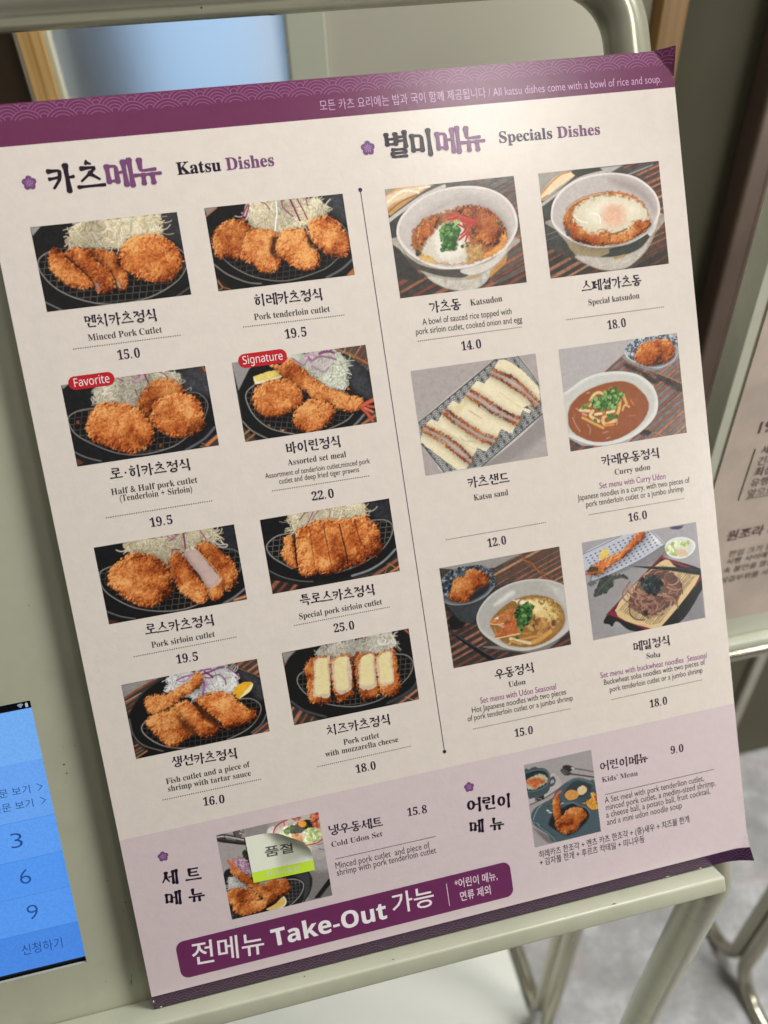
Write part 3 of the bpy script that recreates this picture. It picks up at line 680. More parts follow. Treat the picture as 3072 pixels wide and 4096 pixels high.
["T",[721,588,900,485,1004,444,1005,583,736,583],[87.7,-40.5],56.2,["a3572c","c1743e","7c3d20","b9652f","8f4a26"],"322d2a"],
["S",[884,490,947,524,991,577],"a5713f",7.2],
["S",[880,572,928,498],"94633a",5.8],
["F",[-2,462,230,542,164,589,0,580],"282322",4.3,0.0,0.06],
["T",[2,463,214,546,164,589,0,580],[59.0,-48.8],64.9,["a3572c","c1743e","7c3d20","b9652f","8f4a26"],"26211f"],
["F",[3,390,85,456,220,514,374,546,518,558,821,516,988,397,978,462,816,545,628,563,367,590,214,546,61,474,6,420],"19191a",10.1,0.0,0.06],
["S",[3,394,99,462,220,514,317,536],"605d5b",7.2],
["S",[991,401,887,476,760,527,623,547],"77777a",17.3],
["F",[16,210,78,156,238,136,584,141,877,147,962,176,993,241,956,316,877,392,718,460,491,501,312,483,179,411,55,297],"0d0d0e",4.3,0.0,0.06],
["M",[16,210,78,156,238,136,584,141,877,147,962,176,993,241,956,316,877,392,718,460,491,501,312,483,179,411,55,297],[-10.9,41.0],[48.3,2.5],"7a7672",2.9],
["S",[253,137,116,141,39,178,15,225,53,304,179,411],"908a83",7.2],
["S",[826,144,949,163,998,227,956,316,877,392,741,457,602,491,498,501],"857f78",6.5],
["K",[225,0,462,0,679,4,789,0,804,98,702,88,557,85,389,93,299,114,225,130,230,59],110,["efe4cb","e3d6b6","bfab84","f3ead6","d8caa4"],123,"c8bb98"],
["S",[296,48,321,24,346,2],"7c3355",8.7],
["S",[355,80,383,41,403,8],"8a4468",8.7],
["S",[534,1,532,37,520,68],"9a5a70",7.2],
["S",[387,64,413,32,447,5],"93506f",6.5],
["C",[123,273,152,227,154,169,213,158,219,231,220,334,217,399,181,400,139,349,124,309],0.98,0],
["C",[244,170,277,118,352,98,413,79,463,84,536,78,598,100,708,100,796,100,832,154,876,206,885,289,877,392,820,426,753,429,734,456,680,468,612,475,573,490,477,495,440,500,378,477,326,482,276,480,231,446,227,335],1.03,0],
["S",[239,155,226,276,220,400],"1a0d08",11.5],
["S",[360,117,356,211,353,314,349,431],"7a3c16",5.0],
["S",[468,121,468,209,472,276],"5a2b12",7.2],
["S",[589,135,596,253,605,358,605,455],"150b08",9.4],
["S",[712,119,718,223,738,330],"6a2e14",7.9],
["S",[472,276,474,379,480,477],"5e2c12",5.8]]),
7:([14.64,125.86,77.39,162.27],
[["F",[-105,-417,1337,-134,1037,1697,-434,1325],"101011",4.2,0.0,0.2],
["F",[-1,1,275,1,139,54,3,108],"8a8583",5.7,0.0,0.1],
["F",[3,108,275,1,316,5,146,93,22,232,5,214],"3a3431",4.2,0.0,0.06],
["S",[4,105,102,62,230,13],"7d4527",15.5],
["S",[3,146,94,105],"8f5534",14.1],
["S",[0,183,65,151],"6a3d26",11.3],
["S",[-3,216,35,198],"7a4628",9.9],
["S",[90,52,125,51,156,35],"8b5c3a",7.1],
["S",[6,131,125,89],"9b9693",5.7],
["T",[773,4,1002,-2,999,150,885,65],[79.6,-40.8],43.8,["a3572c","b9652f","c47a40"],"3f3a37"],
["S",[801,10,891,74,996,142],"8f6038",11.3],
["F",[9,419,88,521,1,581],"2f2a28",4.2,0.0,0.06],
["S",[8,480,30,473],"8f5534",11.3],
["S",[6,517,50,500],"7d4a2e",12.7],
["S",[3,570,86,535],"a0623a",11.3],
["S",[4,540,60,522],"77716d",5.7],
["F",[863,585,1005,484,998,579],"3c3633",4.2,0.0,0.06],
["S",[871,579,993,512],"8f5534",12.7],
["S",[952,581,999,564],"b96c3e",11.3],
["F",[10,260,53,179,146,93,315,8,516,-3,773,4,884,73,994,156,996,319,992,473,932,522,813,574,552,609,264,606,132,553,34,432],"121213",7.1,0.0,0.06],
["F",[822,52,944,108,997,180,998,304,955,302,902,183],"36363b",35.3,0.0,0.3],
["S",[9,267,14,390,73,487,201,561],"5f5d5c",8.5],
["S",[997,443,949,510,866,562],"57575b",12.7],
["F",[83,359,129,301,399,253,791,275,897,294,961,350,957,419,882,511,703,573,518,594,342,570,209,517,118,435],"0a0a0a",4.2,0.0,0.06],
["M",[83,359,129,301,399,253,791,275,897,294,961,350,957,419,882,511,703,573,518,594,342,570,209,517,118,435],[-9.6,37.9],[40.0,2.4],"585450",2.8],
["S",[121,303,81,351,100,416,177,498,274,551,412,585],"8c8781",7.1],
["S",[819,281,911,301,966,366,938,446,843,526,673,578],"807b75",6.4],
["K",[344,7,515,4,750,7,795,39,823,129,791,191,751,213,590,187,500,206,417,150,353,114,304,111,334,65],150,["eeeeec","dedfdc","b3b3ae","f6f6f4","cfcfca"],106,"d2d1cd"],
["S",[393,47,453,29,509,33],"8a4a80",11.3],
["S",[406,57,462,61,512,19],"a272a0",9.9],
["S",[566,37,624,34,691,18,749,14],"7c3470",14.1],
["S",[577,55,631,74,704,66,740,111,740,150],"84447a",9.9],
["S",[580,78,586,125,561,188],"9a66a0",17.0],
["S",[604,23,647,62,652,78],"6c2458",14.1],
["S",[770,19,807,57,848,111],"7d3d6c",9.9],
["S",[612,100,590,141,623,118],"b48fb8",11.3],
["S",[556,13,607,8,656,11],"8a4a80",12.7],
["F",[778,226,815,180,884,160,938,183,908,231,851,265,812,278],"e2a72a",3.5,1.4,0.08],
["F",[938,183,911,235,851,266,819,280,872,231],"efdca0",3.5,0.0,0.06],
["F",[779,242,808,240,794,260],"7a4a20",4.2,0.0,0.06],
["C",[143,183,159,134,230,130,321,134,413,96,496,68,526,22,568,23,586,64,550,125,472,162,366,200,272,248,164,259],0.97,0],
["C",[513,216,581,193,696,198,761,238,814,311,876,378,913,394,916,441,860,471,755,483,677,474,626,393,566,319,520,256],1.05,0],
["C",[328,253,406,216,452,234,504,306,562,387,642,466,567,520,497,512,448,462,392,373],1.02,0],
["C",[119,314,183,275,269,263,342,256,383,341,421,410,446,470,368,506,276,543,226,505,182,434,144,373],0.95,0],
["F",[344,325,381,356,455,464,430,481,372,407],"5a2c10",21.2,7.1,0.3],
["F",[476,224,536,290,639,443,607,459,527,341],"4a220d",21.2,7.1,0.3]]),
8:([89.35,126.24,151.72,162.73],
[["F",[-102,-401,1326,-130,1075,1617,-383,1265],"141415",4.2,0.0,0.2],
["F",[2,1,109,6,9,93],"8d8683",4.2,0.0,0.06],
["S",[5,96,45,65],"8a5136",11.2],
["F",[879,16,1000,-1,989,190,919,176,875,87],"2b2b30",41.9,0.0,0.3],
["F",[946,0,1000,-1,995,53],"4c342a",4.2,0.0,0.06],
["S",[973,9,996,39],"a06238",9.8],
["F",[0,421,198,573,-2,589],"35302e",4.2,0.0,0.06],
["T",[0,421,198,573,-2,589],[52.0,-61.8],57.3,["8f5030","7a4226","a3623e"],"33302e"],
["F",[772,579,994,448,1004,584],"3a3330",4.2,0.0,0.06],
["T",[772,579,994,448,1004,584],[85.5,-44.7],55.9,["8f5030","7a4226","a3623e"],"35302e"],
["S",[894,538,953,580],"a8784e",6.3],
["F",[0,127,109,6,310,4,888,3,970,26,1003,98,1013,423,866,532,715,574,358,578,207,560,92,492,5,386],"131314",9.8,0.0,0.06],
["S",[5,386,94,481,248,565],"3d3c3e",21.0],
["S",[1004,436,929,501,747,559],"38383c",23.8],
["F",[83,230,122,181,285,157,847,176,944,203,992,271,964,361,865,444,726,503,543,530,371,501,240,436,129,348],"0b0b0b",4.2,0.0,0.06],
["M",[83,230,122,181,285,157,847,176,944,203,992,271,964,361,865,444,726,503,543,530,371,501,240,436,129,348],[-9.0,39.1],[42.1,4.3],"68645f",2.8],
["S",[173,166,106,192,79,243,106,321,176,401,291,473,472,530,651,527,749,496],"8a847e",6.3],
["S",[875,182,957,213,994,279,956,367,858,442],"857f78",6.3],
["K",[273,18,449,3,661,2,838,0,885,68,863,121,732,139,534,135,432,114,336,102,263,80],120,["dcd7cc","cbc6b8","a39d8a","ebe7de","bdb8a6"],105,"bcb5a3"],
["S",[331,44,357,17],"8d4a66",7.0],
["S",[378,10,400,4],"8d4a66",5.6],
["S",[596,10,607,5],"8d3a50",5.6],
["S",[648,17,657,4],"9a3048",8.4],
["S",[555,139,536,164,573,114],"8a3a1c",28.0],
["C",[198,96,255,86,351,94,363,151,317,394,301,449,238,454,171,436,145,380,160,246,153,158],0.86,0],
["F",[238,104,322,103,355,113,315,387,286,417,219,396,182,366,215,228],"c9b29a",5.6,5.6,0.1],
["F",[251,114,330,115,327,179,318,322,301,384,249,380,200,363,225,230],"d9cb98",4.9,2.8,0.04],
["C",[357,142,418,112,495,113,514,174,518,262,493,417,449,451,383,470,349,416,343,320,350,213],0.92,0],
["F",[379,140,486,125,507,216,483,371,457,402,385,409,358,359,353,257],"c9b29a",5.6,5.6,0.1],
["F",[392,142,478,131,471,223,466,346,453,379,383,376,370,304],"d9cb98",4.9,2.8,0.04],
["C",[532,236,559,155,613,126,696,142,705,220,692,400,692,466,642,489,558,482,536,397,535,309],0.84,0],
["F",[581,173,639,142,700,161,690,341,676,411,596,417,550,392,559,270],"c9b29a",5.6,5.6,0.1],
["F",[600,163,646,140,693,160,677,266,672,367,630,387,562,366,575,259],"d9cb98",4.9,2.8,0.04],
["C",[701,198,745,148,853,141,871,188,864,304,867,407,844,483,784,504,717,471,701,387,700,299],0.88,0],
["F",[721,187,830,151,832,254,823,383,790,413,720,406,705,315],"c9b29a",5.6,5.6,0.1],
["F",[735,190,818,160,815,250,819,368,801,390,723,381,723,290],"d9cb98",4.9,2.8,0.04]]),
9:([171.04,319.41,233.54,368.75],
[["F",[-133,-261,1343,-126,1133,1516,-377,1308],"4c453f",4.3,0.0,0.2],
["T",[470,-107,1257,-33,1121,1018,537,945,800,633,981,379,873,98],[116.3,-45.8],62.7,["8a4a2e","a3613c","6e3a26","925434","5e4a3c"],"5b544e"],
["T",[-3,474,221,634,781,768,1092,666,1047,1009,-63,871],[116.3,-45.8],68.3,["8a4a2e","a3613c","6e3a26","925434","5e4a3c"],"3f3b38"],
["F",[8,170,303,74,340,111,112,220,51,347,112,554,202,666,-5,628,-7,407],"3a3735",7.1,0.0,0.15],
["F",[0,-2,342,-1,339,19,256,57,80,151,-1,179],"b68a56",5.7,0.0,0.1],
["F",[-3,57,122,10,257,4,327,4,258,44,184,69,53,102,0,130],"d8bf9c",14.2,0.0,0.08],
["S",[1,97,134,25,250,46],"e8dcc6",12.8],
["S",[2,163,109,101,234,61],"8f5f2e",11.4],
["F",[0,-2,75,-1,-1,44],"968c80",10.0,0.0,0.06],
["S",[262,18,340,12],"e0d6c4",14.2],
["S",[0,222,122,155,289,73,452,23],"b7b0a8",28.5],
["F",[44,346,936,443,886,540,800,633,717,705,634,771,487,781,348,744,232,656,127,542,57,447],"a39a8e",5.7,0.0,0.12],
["F",[75,469,175,555,331,613,480,630,546,672,500,694,358,670,223,621,150,579],"4b4741",5.7,0.0,0.15],
["F",[493,638,731,598,876,504,845,569,724,651,574,682],"c8c0b5",5.7,0.0,0.06],
["F",[232,656,426,705,607,706,715,664,699,724,596,787,451,784,321,734],"b9b2a6",8.5,0.0,0.15],
["S",[541,705,623,694],"b0905c",17.1],
["F",[720,678,875,566,852,625,715,719],"b9803e",7.1,0.0,0.1],
["F",[43,306,93,205,227,107,406,45,593,34,768,64,897,134,971,236,985,353,943,444,851,529,695,593,546,624,367,614,231,561,122,481,58,394],"d6cec8",3.6,0.0,0.03],
["F",[60,308,105,220,232,120,404,58,591,47,767,77,885,143,956,241,967,351,930,429,838,514,691,576,541,606,369,597,241,545,138,470,74,382],"bdb3ac",10.0,0.0,0.06],
["F",[203,270,332,164,585,89,792,157,918,305,891,397,778,256,574,168,390,203,222,285],"aaa098",42.7,0.0,0.05],
["F",[148,357,185,295,265,236,382,209,522,183,645,172,769,222,852,305,893,404,873,477,790,543,682,585,549,601,385,589,275,552,183,502,142,423],"a0643a",8.5,10.0,0.35],
["C",[521,190,644,182,768,228,844,311,883,396,854,448,768,492,666,440,623,328,583,256],0.86,1],
["C",[190,362,220,298,291,252,378,235,337,324,298,394,208,431],0.84,1],
["F",[687,552,806,483,876,395,874,463,797,543,697,583],"c98a44",11.4,10.0,0.25],
["F",[303,361,413,292,540,306,578,444,559,578,413,589,297,548,221,486,220,445],"cdc3b2",17.1,15.7,0.06],
["F",[329,377,405,345,513,397,526,506,448,545,338,512],"dcd4c8",21.4,11.4,0.04],
["F",[553,469,675,475,684,572,549,597],"b08c58",18.5,11.4,0.25],
["F",[169,500,282,506,316,571,233,548],"c9a565",11.4,8.5,0.2],
["S",[430,247,486,233,530,224],"b8342e",14.2],
["S",[446,262,489,260,534,245],"a82a28",14.2],
["S",[532,258,601,285,671,299],"bb3430",15.7],
["S",[544,279,591,301,654,318],"a92b2a",14.2],
["S",[534,245,582,263,629,285],"c04038",12.8],
["S",[592,298,607,340,573,376,510,417],"b2302d",15.7],
["S",[561,308,570,349,529,385],"a42a2a",14.2],
["S",[624,321,589,365,573,403,558,435],"ba3831",14.2],
["S",[596,372,602,406],"a83030",11.4],
["S",[519,303,565,335],"9c2a2a",14.2],
["F",[377,342,428,287,512,303,533,359,504,409,478,488,428,489,365,475,387,423],"2f5228",10.0,8.5,0.3],
["G",[371,334,429,280,512,303,533,359,511,410,485,488,427,495,357,481,380,423],60,["2f5a2c","3f6b34","5d8a42","234522","7fa05a"],18.5],
["F",[487,273,516,269,527,297,496,311],"9fb56a",4.3,2.1,0.06],
["G",[512,451,578,444,574,471,516,478],10,["2f5a2c","4a6b3a"],12.8],
["F",[618,341,642,353,634,383,615,388],"29331f",5.7,2.8,0.06],
["G",[162,452,204,457,192,489,164,486],6,["2a2a1c","3d4a28"],17.1],
["G",[816,325,849,328,846,348],5,["3f5a30"],12.8]]),
10:([245.66,319.68,307.74,368.64],
[["F",[-150,-256,1330,-125,1160,1464,-353,1265],"47413b",4.3,0.0,0.2],
["T",[494,-104,1246,-35,1136,983,703,864,974,430,862,124],[106.2,-32.1],44.2,["a3572c","c1743e","7c3d20","b9652f","8f4a26","5a5450"],"4a4440"],
["T",[-44,517,219,676,563,815,1098,642,1062,974,-51,841],[115.0,-44.4],59.9,["7d4a30","96603e","5e4634"],"393733"],
["F",[1,226,280,74,333,105,138,201,64,335,122,489,178,548,4,528],"3b3d3a",7.1,0.0,0.2],
["S",[13,458,129,432],"6a6660",7.1],
["S",[0,502,124,470],"5f5a54",6.4],
["F",[0,-4,289,5,299,38,146,138,1,200],"948e85",7.1,0.0,0.08],
["F",[3,162,84,74,182,20,260,15,294,24,284,49,148,119,35,184,2,194],"ddc6a2",8.6,0.0,0.06],
["S",[11,150,98,76,181,26,253,11],"b8813f",12.8],
["S",[2,194,58,167],"b57a34",12.8],
["S",[289,5,343,23,401,15,438,6],"b0904e",5.7],
["F",[282,4,495,5,513,26,340,51,298,44],"34362f",5.7,0.0,0.06],
["S",[4,232,166,146,338,67,548,36],"aaa39c",24.3],
["F",[509,6,695,5,582,52,527,27],"a7a29e",7.1,0.0,0.06],
["S",[677,93,946,25],"8f8a88",10.0],
["F",[70,348,964,389,901,554,822,665,718,739,611,780,459,776,342,723,237,646,166,533,94,435],"968d80",5.7,0.0,0.15],
["F",[180,535,330,587,529,612,496,648,400,664,226,625],"8f8060",7.1,0.0,0.12],
["F",[521,618,698,598,844,535,862,570,765,645,615,681,435,674,503,649],"3e413c",5.7,0.0,0.12],
["F",[843,541,950,441,904,528,863,563],"cfc7be",4.3,0.0,0.06],
["F",[223,644,434,681,614,688,773,646,862,570,799,676,640,777,459,776,321,721],"b3aba0",10.0,0.0,0.12],
["S",[548,694,629,683],"a08448",17.1],
["F",[64,309,101,210,197,124,338,67,511,48,653,59,792,101,906,187,961,277,969,377,926,464,836,541,699,592,551,608,387,597,249,549,138,472,72,387],"d9d1ca",3.6,0.0,0.03],
["F",[78,310,114,221,205,137,343,80,509,61,651,71,783,113,890,195,946,282,952,375,908,456,823,526,693,575,546,591,389,581,258,534,154,460,86,382],"b4aaa5",10.0,0.0,0.06],
["F",[578,84,786,149,903,278,920,385,864,300,743,210,607,145],"9d918e",35.7,0.0,0.05],
["F",[160,383,179,321,236,262,349,209,529,189,671,206,788,260,859,339,881,433,865,484,793,536,663,581,517,591,374,579,251,536,187,477],"a8672f",7.1,10.0,0.3],
["C",[164,384,216,363,293,424,402,468,499,498,519,578,417,580,278,546,201,479],0.85,1],
["C",[548,516,672,503,755,420,848,436,873,479,778,534,649,580,532,587],0.84,1],
["S",[197,284,311,225,493,195],"b08a60",18.5],
["S",[634,212,773,265],"b5682e",20.0],
["F",[242,327,299,269,403,228,541,212,689,243,798,300,851,351,863,431,754,427,689,485,571,499,473,475,399,493,319,446,255,387],"cdc4aa",18.5,15.7,0.05],
["F",[411,280,559,243,733,300,797,372,699,401,534,449,395,408,347,338],"dbd3bd",42.8,11.4,0.03],
["F",[472,364,516,297,583,282,659,312,684,373,651,435,569,459,500,432],"d4a98e",49.9,7.1,0.08],
["S",[404,338,458,363,459,415],"ece7da",10.0],
["S",[247,341,298,385,353,404],"ece9da",7.1],
["S",[526,514,607,503,675,484],"7d6040",12.8],
["F",[159,422,199,439,217,519,173,476],"5a4a3c",7.1,5.7,0.3]]),
11:([170.95,235.26,233.49,285.48],
[["F",[-114,-304,1329,-118,1123,1524,-352,1265],"a39a96",4.2,0.0,0.06],
["F",[491,778,992,476,1035,592,780,761,453,848],"8d8582",41.9,0.0,0.05],
["F",[6,395,676,1,853,1,999,251,992,476,452,800,148,799,82,680,2,559],"b9b6b0",2.8,0.0,0.04],
["A",[6,395,676,1,853,1,999,251,992,476,452,800,148,799,82,680,2,559],[83.6,-48.0],[34.9,70.6],"3a4248","6b7078"],
["S",[6,395,331,204,676,1,704,0],"4c4a48",9.1],
["S",[853,1,936,127,999,251],"454443",7.7],
["S",[452,803,725,635,996,470],"4c4947",9.1],
["S",[3,556,70,664,148,799],"403f40",7.7],
["X",[703,8,758,15,868,104,991,257,994,373,836,398,911,430,893,455,840,419,796,481,732,582,704,574,645,534,600,603,551,650,502,694,437,653,376,733,331,801,254,796,34,578,1,545,7,506,52,412,105,379,156,407,216,329,295,266,346,300,421,217,501,141,561,170,624,118,661,56],"ddd0b0",3.5,3.5,0.05],
["S",[408,357,458,398,503,435],"b98a58",4.9],
["S",[670,252,751,332,829,397],"cfb887",6.3],
["S",[311,545,341,584,430,604],"b0a880",4.9],
["G",[287,515,421,562,401,607,306,579],18,["a9a987","c0bc98"],6.3],
["F",[346,300,420,224,420,271,353,349,316,363,306,308],"d3c298",14.0,4.2,0.05],
["S",[609,123,713,191,837,330,925,432],"d2c3a0",6.3],
["S",[216,329,325,446,452,546],"cdbd98",5.6],
["S",[420,271,545,383,662,468,774,540],"cbbb96",5.6],
["S",[121,409,232,513,332,596,427,672],"cdbd98",5.6],
["F",[647,77,723,118,809,170,883,255,945,332,990,380,943,400,912,362,857,292,773,226,690,157,628,115],"c9b0a2",7.0,4.2,0.06],
["S",[638,96,706,138,791,198,870,274,929,347,967,390],"d2beb4",11.2],
["C",[652,71,728,112,813,164,888,249,950,326,994,373,985,386,941,338,879,261,804,177,719,124,643,84],0.8,1],
["C",[633,109,694,151,777,220,861,286,917,355,948,394,939,406,908,368,852,299,768,232,685,163,624,121],0.82,1],
["V",[647,77,723,118,809,170,883,255,945,332,990,380],"5c2a14",6.3],
["V",[628,115,690,157,773,226,857,292,912,362,943,400],"602c16",6.3],
["F",[449,211,526,266,621,347,705,413,804,472,776,520,664,448,567,380,485,307,409,249],"c9b0a2",7.0,4.2,0.06],
["S",[429,230,506,286,594,363,684,431,790,496],"d2beb4",11.2],
["C",[454,205,531,260,626,341,709,407,809,466,800,479,700,420,617,353,522,272,445,217],0.8,1],
["C",[413,243,490,301,571,374,669,442,781,513,772,526,660,454,563,386,481,313,405,255],0.82,1],
["V",[449,211,526,266,621,347,705,413,804,472],"5c2a14",6.3],
["V",[409,249,485,307,567,380,664,448,776,520],"602c16",6.3],
["F",[238,325,298,388,392,469,488,545,593,602,556,641,447,580,372,514,272,424,212,358],"c9b0a2",7.0,4.2,0.06],
["S",[225,342,285,406,382,491,467,562,575,621],"d2beb4",11.2],
["C",[242,319,303,382,397,463,492,539,598,596,589,608,483,551,388,475,294,394,233,331],0.8,1],
["C",[216,352,277,418,376,508,452,573,560,634,552,647,443,586,367,520,268,430,208,364],0.82,1],
["V",[238,325,298,388,392,469,488,545,593,602],"5c2a14",6.3],
["V",[212,358,272,424,372,514,447,580,556,641],"602c16",6.3],
["F",[53,425,132,478,227,546,313,634,385,724,358,764,265,674,186,587,112,522,33,466],"c9b0a2",7.0,4.2,0.06],
["S",[43,446,122,500,206,567,289,654,371,744],"d2beb4",11.2],
["C",[57,419,137,472,231,540,317,628,389,718,380,730,308,640,222,552,128,484,49,432],0.8,1],
["C",[38,460,116,516,190,581,269,668,362,758,353,770,260,680,182,593,107,528,29,472],0.82,1],
["V",[53,425,132,478,227,546,313,634,385,724],"5c2a14",6.3],
["V",[33,466,112,522,186,587,265,674,358,764],"602c16",6.3]]),
12:([245.35,235.56,308.28,285.78],
[["F",[-149,-297,1325,-113,1156,1509,-352,1254],"a49d9b",4.3,0.0,0.05],
["F",[3,-2,564,-12,535,116,344,222,4,346],"aaa3a2",42.8,0.0,0.05],
["T",[343,229,521,114,1016,20,1161,39,1065,935,491,799,763,582,757,379,624,274],[84.1,-50.1],51.4,["a5532c","b8683a","94492a","c07a48"],"6f6a68"],
["T",[2,694,99,766,275,793,130,804,-3,801],[84.1,-50.1],64.2,["8f4c2e","a3613c"],"4a4644"],
["F",[548,184,663,253,797,351,744,371,659,285,531,208],"3a2e29",17.1,7.1,0.3],
["F",[803,299,996,406,996,474,866,388,764,320],"3c332e",14.3,10.0,0.4],
["S",[519,127,598,191,769,274,907,346,997,399],"a07a4e",7.1],
["S",[632,712,701,743,784,792],"a07a4e",7.8],
["F",[617,710,716,745,661,777,598,754],"3a2e29",11.4,5.7,0.3],
["F",[542,117,993,164,943,224,843,264,756,265,665,233,592,183],"8c9092",7.1,0.0,0.1],
["F",[541,91,565,41,627,3,729,-10,873,-5,959,13,1003,72,998,151,936,216,823,248,724,228,627,188,555,132],"a8adb0",3.6,0.0,0.06],
["G",[549,85,572,42,641,5,765,-6,909,3,997,58,997,131,959,139,938,70,798,19,687,44,613,126,607,172,562,126],150,["3c4a5c","4d5b6c","c3c6c6","5a6878","34404e"],13.6],
["S",[544,97,568,140,634,192,723,231,823,251,936,220,995,157],"d0d0cd",6.4],
["F",[638,156,813,206,956,172,922,208,817,234,703,218],"42464a",11.4,0.0,0.06],
["C",[758,119,779,56,848,28,925,52,969,114,956,166,900,212,834,216,795,177],1.03,1],
["C",[618,140,645,91,709,40,781,40,841,84,849,145,806,206,753,228,675,208,636,176],1.0,1],
["F",[-127,328,5,333,163,257,315,225,485,235,624,277,724,355,777,463,767,583,702,668,569,750,419,788,247,789,103,740,-10,676,-163,613],"cfcdc6",3.6,0.0,0.03],
["F",[-130,353,18,348,175,275,320,245,483,255,608,292,694,364,748,459,739,572,676,644,558,721,416,760,257,763,120,715,7,652,-155,548],"bdbbb4",14.3,0.0,0.04],
["F",[11,539,32,456,89,398,187,346,333,313,476,310,580,348,651,418,693,491,693,558,639,645,544,712,408,759,278,766,160,735,61,673,13,606],"8a4f30",5.7,2.1,0.05],
["S",[32,456,89,398,187,346,333,313,476,310,580,348,664,433],"b08a6c",4.3],
["F",[103,453,328,352,540,382,667,534,543,665,357,711,164,648,54,565],"8e5233",57.1,0.0,0.06],
["S",[50,538,70,601,99,652],"a87e68",10.0],
["S",[169,609,185,652,174,683],"a5786a",8.6],
["S",[287,694,331,687],"a5786a",11.4],
["S",[74,515,56,546],"9c6c56",6.4],
["S",[417,626,408,645],"a88878",10.0],
["S",[87,470,106,487],"ad8a7a",10.0],
["S",[309,744,339,735],"b39080",7.1],
["S",[334,366,353,382],"ad8a7a",8.6],
["S",[191,366,213,363],"ad8a7a",8.6],
["S",[573,595,522,594],"a07058",5.7],
["S",[213,422,253,382,297,375,326,399],"d1ae76",25.7],
["S",[120,489,195,506],"d3b47e",25.7],
["S",[200,467,231,445,273,457],"c99f68",22.8],
["S",[223,510,198,540,223,570,263,596],"d2b27c",28.5],
["S",[241,540,291,540],"d8bf90",24.3],
["S",[339,554,300,582,316,631,405,610],"cfa970",31.4],
["S",[341,541,399,536],"d8be8a",24.3],
["S",[459,458,443,529,416,572],"cc9f5e",28.5],
["S",[491,429,512,492],"c79858",25.7],
["S",[471,540,496,503,530,521],"c8985a",18.6],
["S",[133,550,212,602,292,654],"c7904f",24.3],
["S",[309,509,318,551],"b5683c",24.3],
["S",[360,383,392,355],"b96c48",28.5],
["S",[137,518,164,535],"b58470",24.3],
["S",[551,471,568,507],"b56a40",20.0],
["S",[322,639,379,640],"c27a3c",24.3],
["F",[220,423,292,414,412,364,492,416,452,450,416,512,308,516,248,481],"3f6530",12.8,14.3,0.3],
["G",[206,421,293,407,414,351,507,418,459,451,423,519,308,523,241,486,224,450],120,["4c7438","3c612e","6b9350","2f5026","8aa868"],18.6],
["G",[132,450,196,446,191,486,135,478],16,["4c7438","6b9350"],15.7],
["G",[339,554,423,573,413,598,349,596],14,["4c7438","3c612e"],15.7],
["G",[215,576,250,581,240,606],5,["4c7438"],15.7]]),
13:([171.16,138.27,233.46,189.45],
[["F",[-124,-346,1347,-93,1137,1627,-366,1295],"3b3532",4.3,0.0,0.2],
["F",[-2,-2,682,-1,449,74,237,63],"8f8985",5.7,0.0,0.06],
["T",[674,2,1003,-4,1077,287,1032,351,930,275,790,228,574,209,419,237,439,93],[85.9,-28.6],41.6,["8f502c","a8673a","7a4226","b5753f"],"4b423c"],
["T",[-9,298,268,350,234,486,271,635,399,754,566,817,713,817,1023,711,1052,1084,-53,856],[85.9,-28.6],54.5,["7d4630","8f5436","6a3a28"],"332f2d"],
["F",[-2,299,75,405,165,472,234,486,307,372,426,238,327,234],"262322",11.5,0.0,0.3],
["F",[9,421,71,383,155,442,124,507,32,510],"181616",14.3,0.0,0.06],
["S",[672,15,708,71,786,142,842,223,924,267],"7a4a2a",12.9],
["S",[687,11,736,83,813,161,889,249],"5c3820",6.5],
["S",[695,62,756,94,798,165,860,198],"a06a3e",5.0],
["F",[0,236,433,190,419,237,343,322,239,451,200,479,111,448,59,367,20,296],"35373b",8.6,0.0,0.15],
["F",[-1,110,39,62,115,27,257,21,360,43,423,104,436,170,413,229,349,281,258,313,164,323,61,304,10,266,-5,200],"6d7376",3.6,0.0,0.08],
["F",[10,119,51,78,126,43,255,35,351,56,408,108,422,167,397,219,337,264,253,298,160,308,70,288,22,254,6,195],"4c5357",7.2,0.0,0.1],
["G",[1,111,54,58,172,23,312,31,417,96,432,169,398,233,396,148,348,76,189,47,89,106,36,236,6,244],150,["1f2a36","2b3644","8a9092","3c4854","171f29"],15.8],
["S",[2,272,61,305,164,323,258,313,349,281,421,223],"8e9294",7.2],
["C",[42,237,80,174,110,110,182,102,238,56,320,78,387,133,368,192,315,218,264,222,236,273,174,304,119,294,79,279],0.84,1],
["F",[262,236,359,205,391,183,352,260,239,302,203,303],"1e2226",17.2,0.0,0.06],
["F",[263,691,755,775,951,697,1003,693,786,825,639,817,498,774],"77716c",7.2,0.0,0.06],
["F",[240,472,260,405,320,332,422,266,572,223,739,222,895,261,1012,333,1073,431,1049,629,995,698,868,761,716,796,570,788,431,732,327,646,260,562],"b9b6af",4.3,0.0,0.03],
["F",[250,474,274,408,333,341,428,281,578,238,738,236,886,274,995,344,1006,490,981,630,937,687,834,739,712,770,573,764,448,714,351,630,276,551],"a5a29b",11.5,0.0,0.05],
["F",[409,363,549,290,582,310,520,341,421,379],"cfcdc8",21.5,0.0,0.06],
["F",[857,276,994,358,990,502,929,404],"b7b4ae",21.5,0.0,0.06],
["F",[344,521,381,464,469,402,598,356,737,353,863,398,942,471,976,557,961,641,905,703,817,751,696,777,573,760,456,708,387,630,353,566],"8a6230",7.2,2.2,0.12],
["F",[699,360,906,464,964,591,876,697,781,577,688,444],"94703c",28.7,7.2,0.2],
["F",[617,381,767,402,849,446,923,561,817,584,717,507,655,423],"cdb274",18.6,18.6,0.14],
["F",[666,390,801,423,830,485,740,497,673,448],"dcc890",21.5,12.9,0.08],
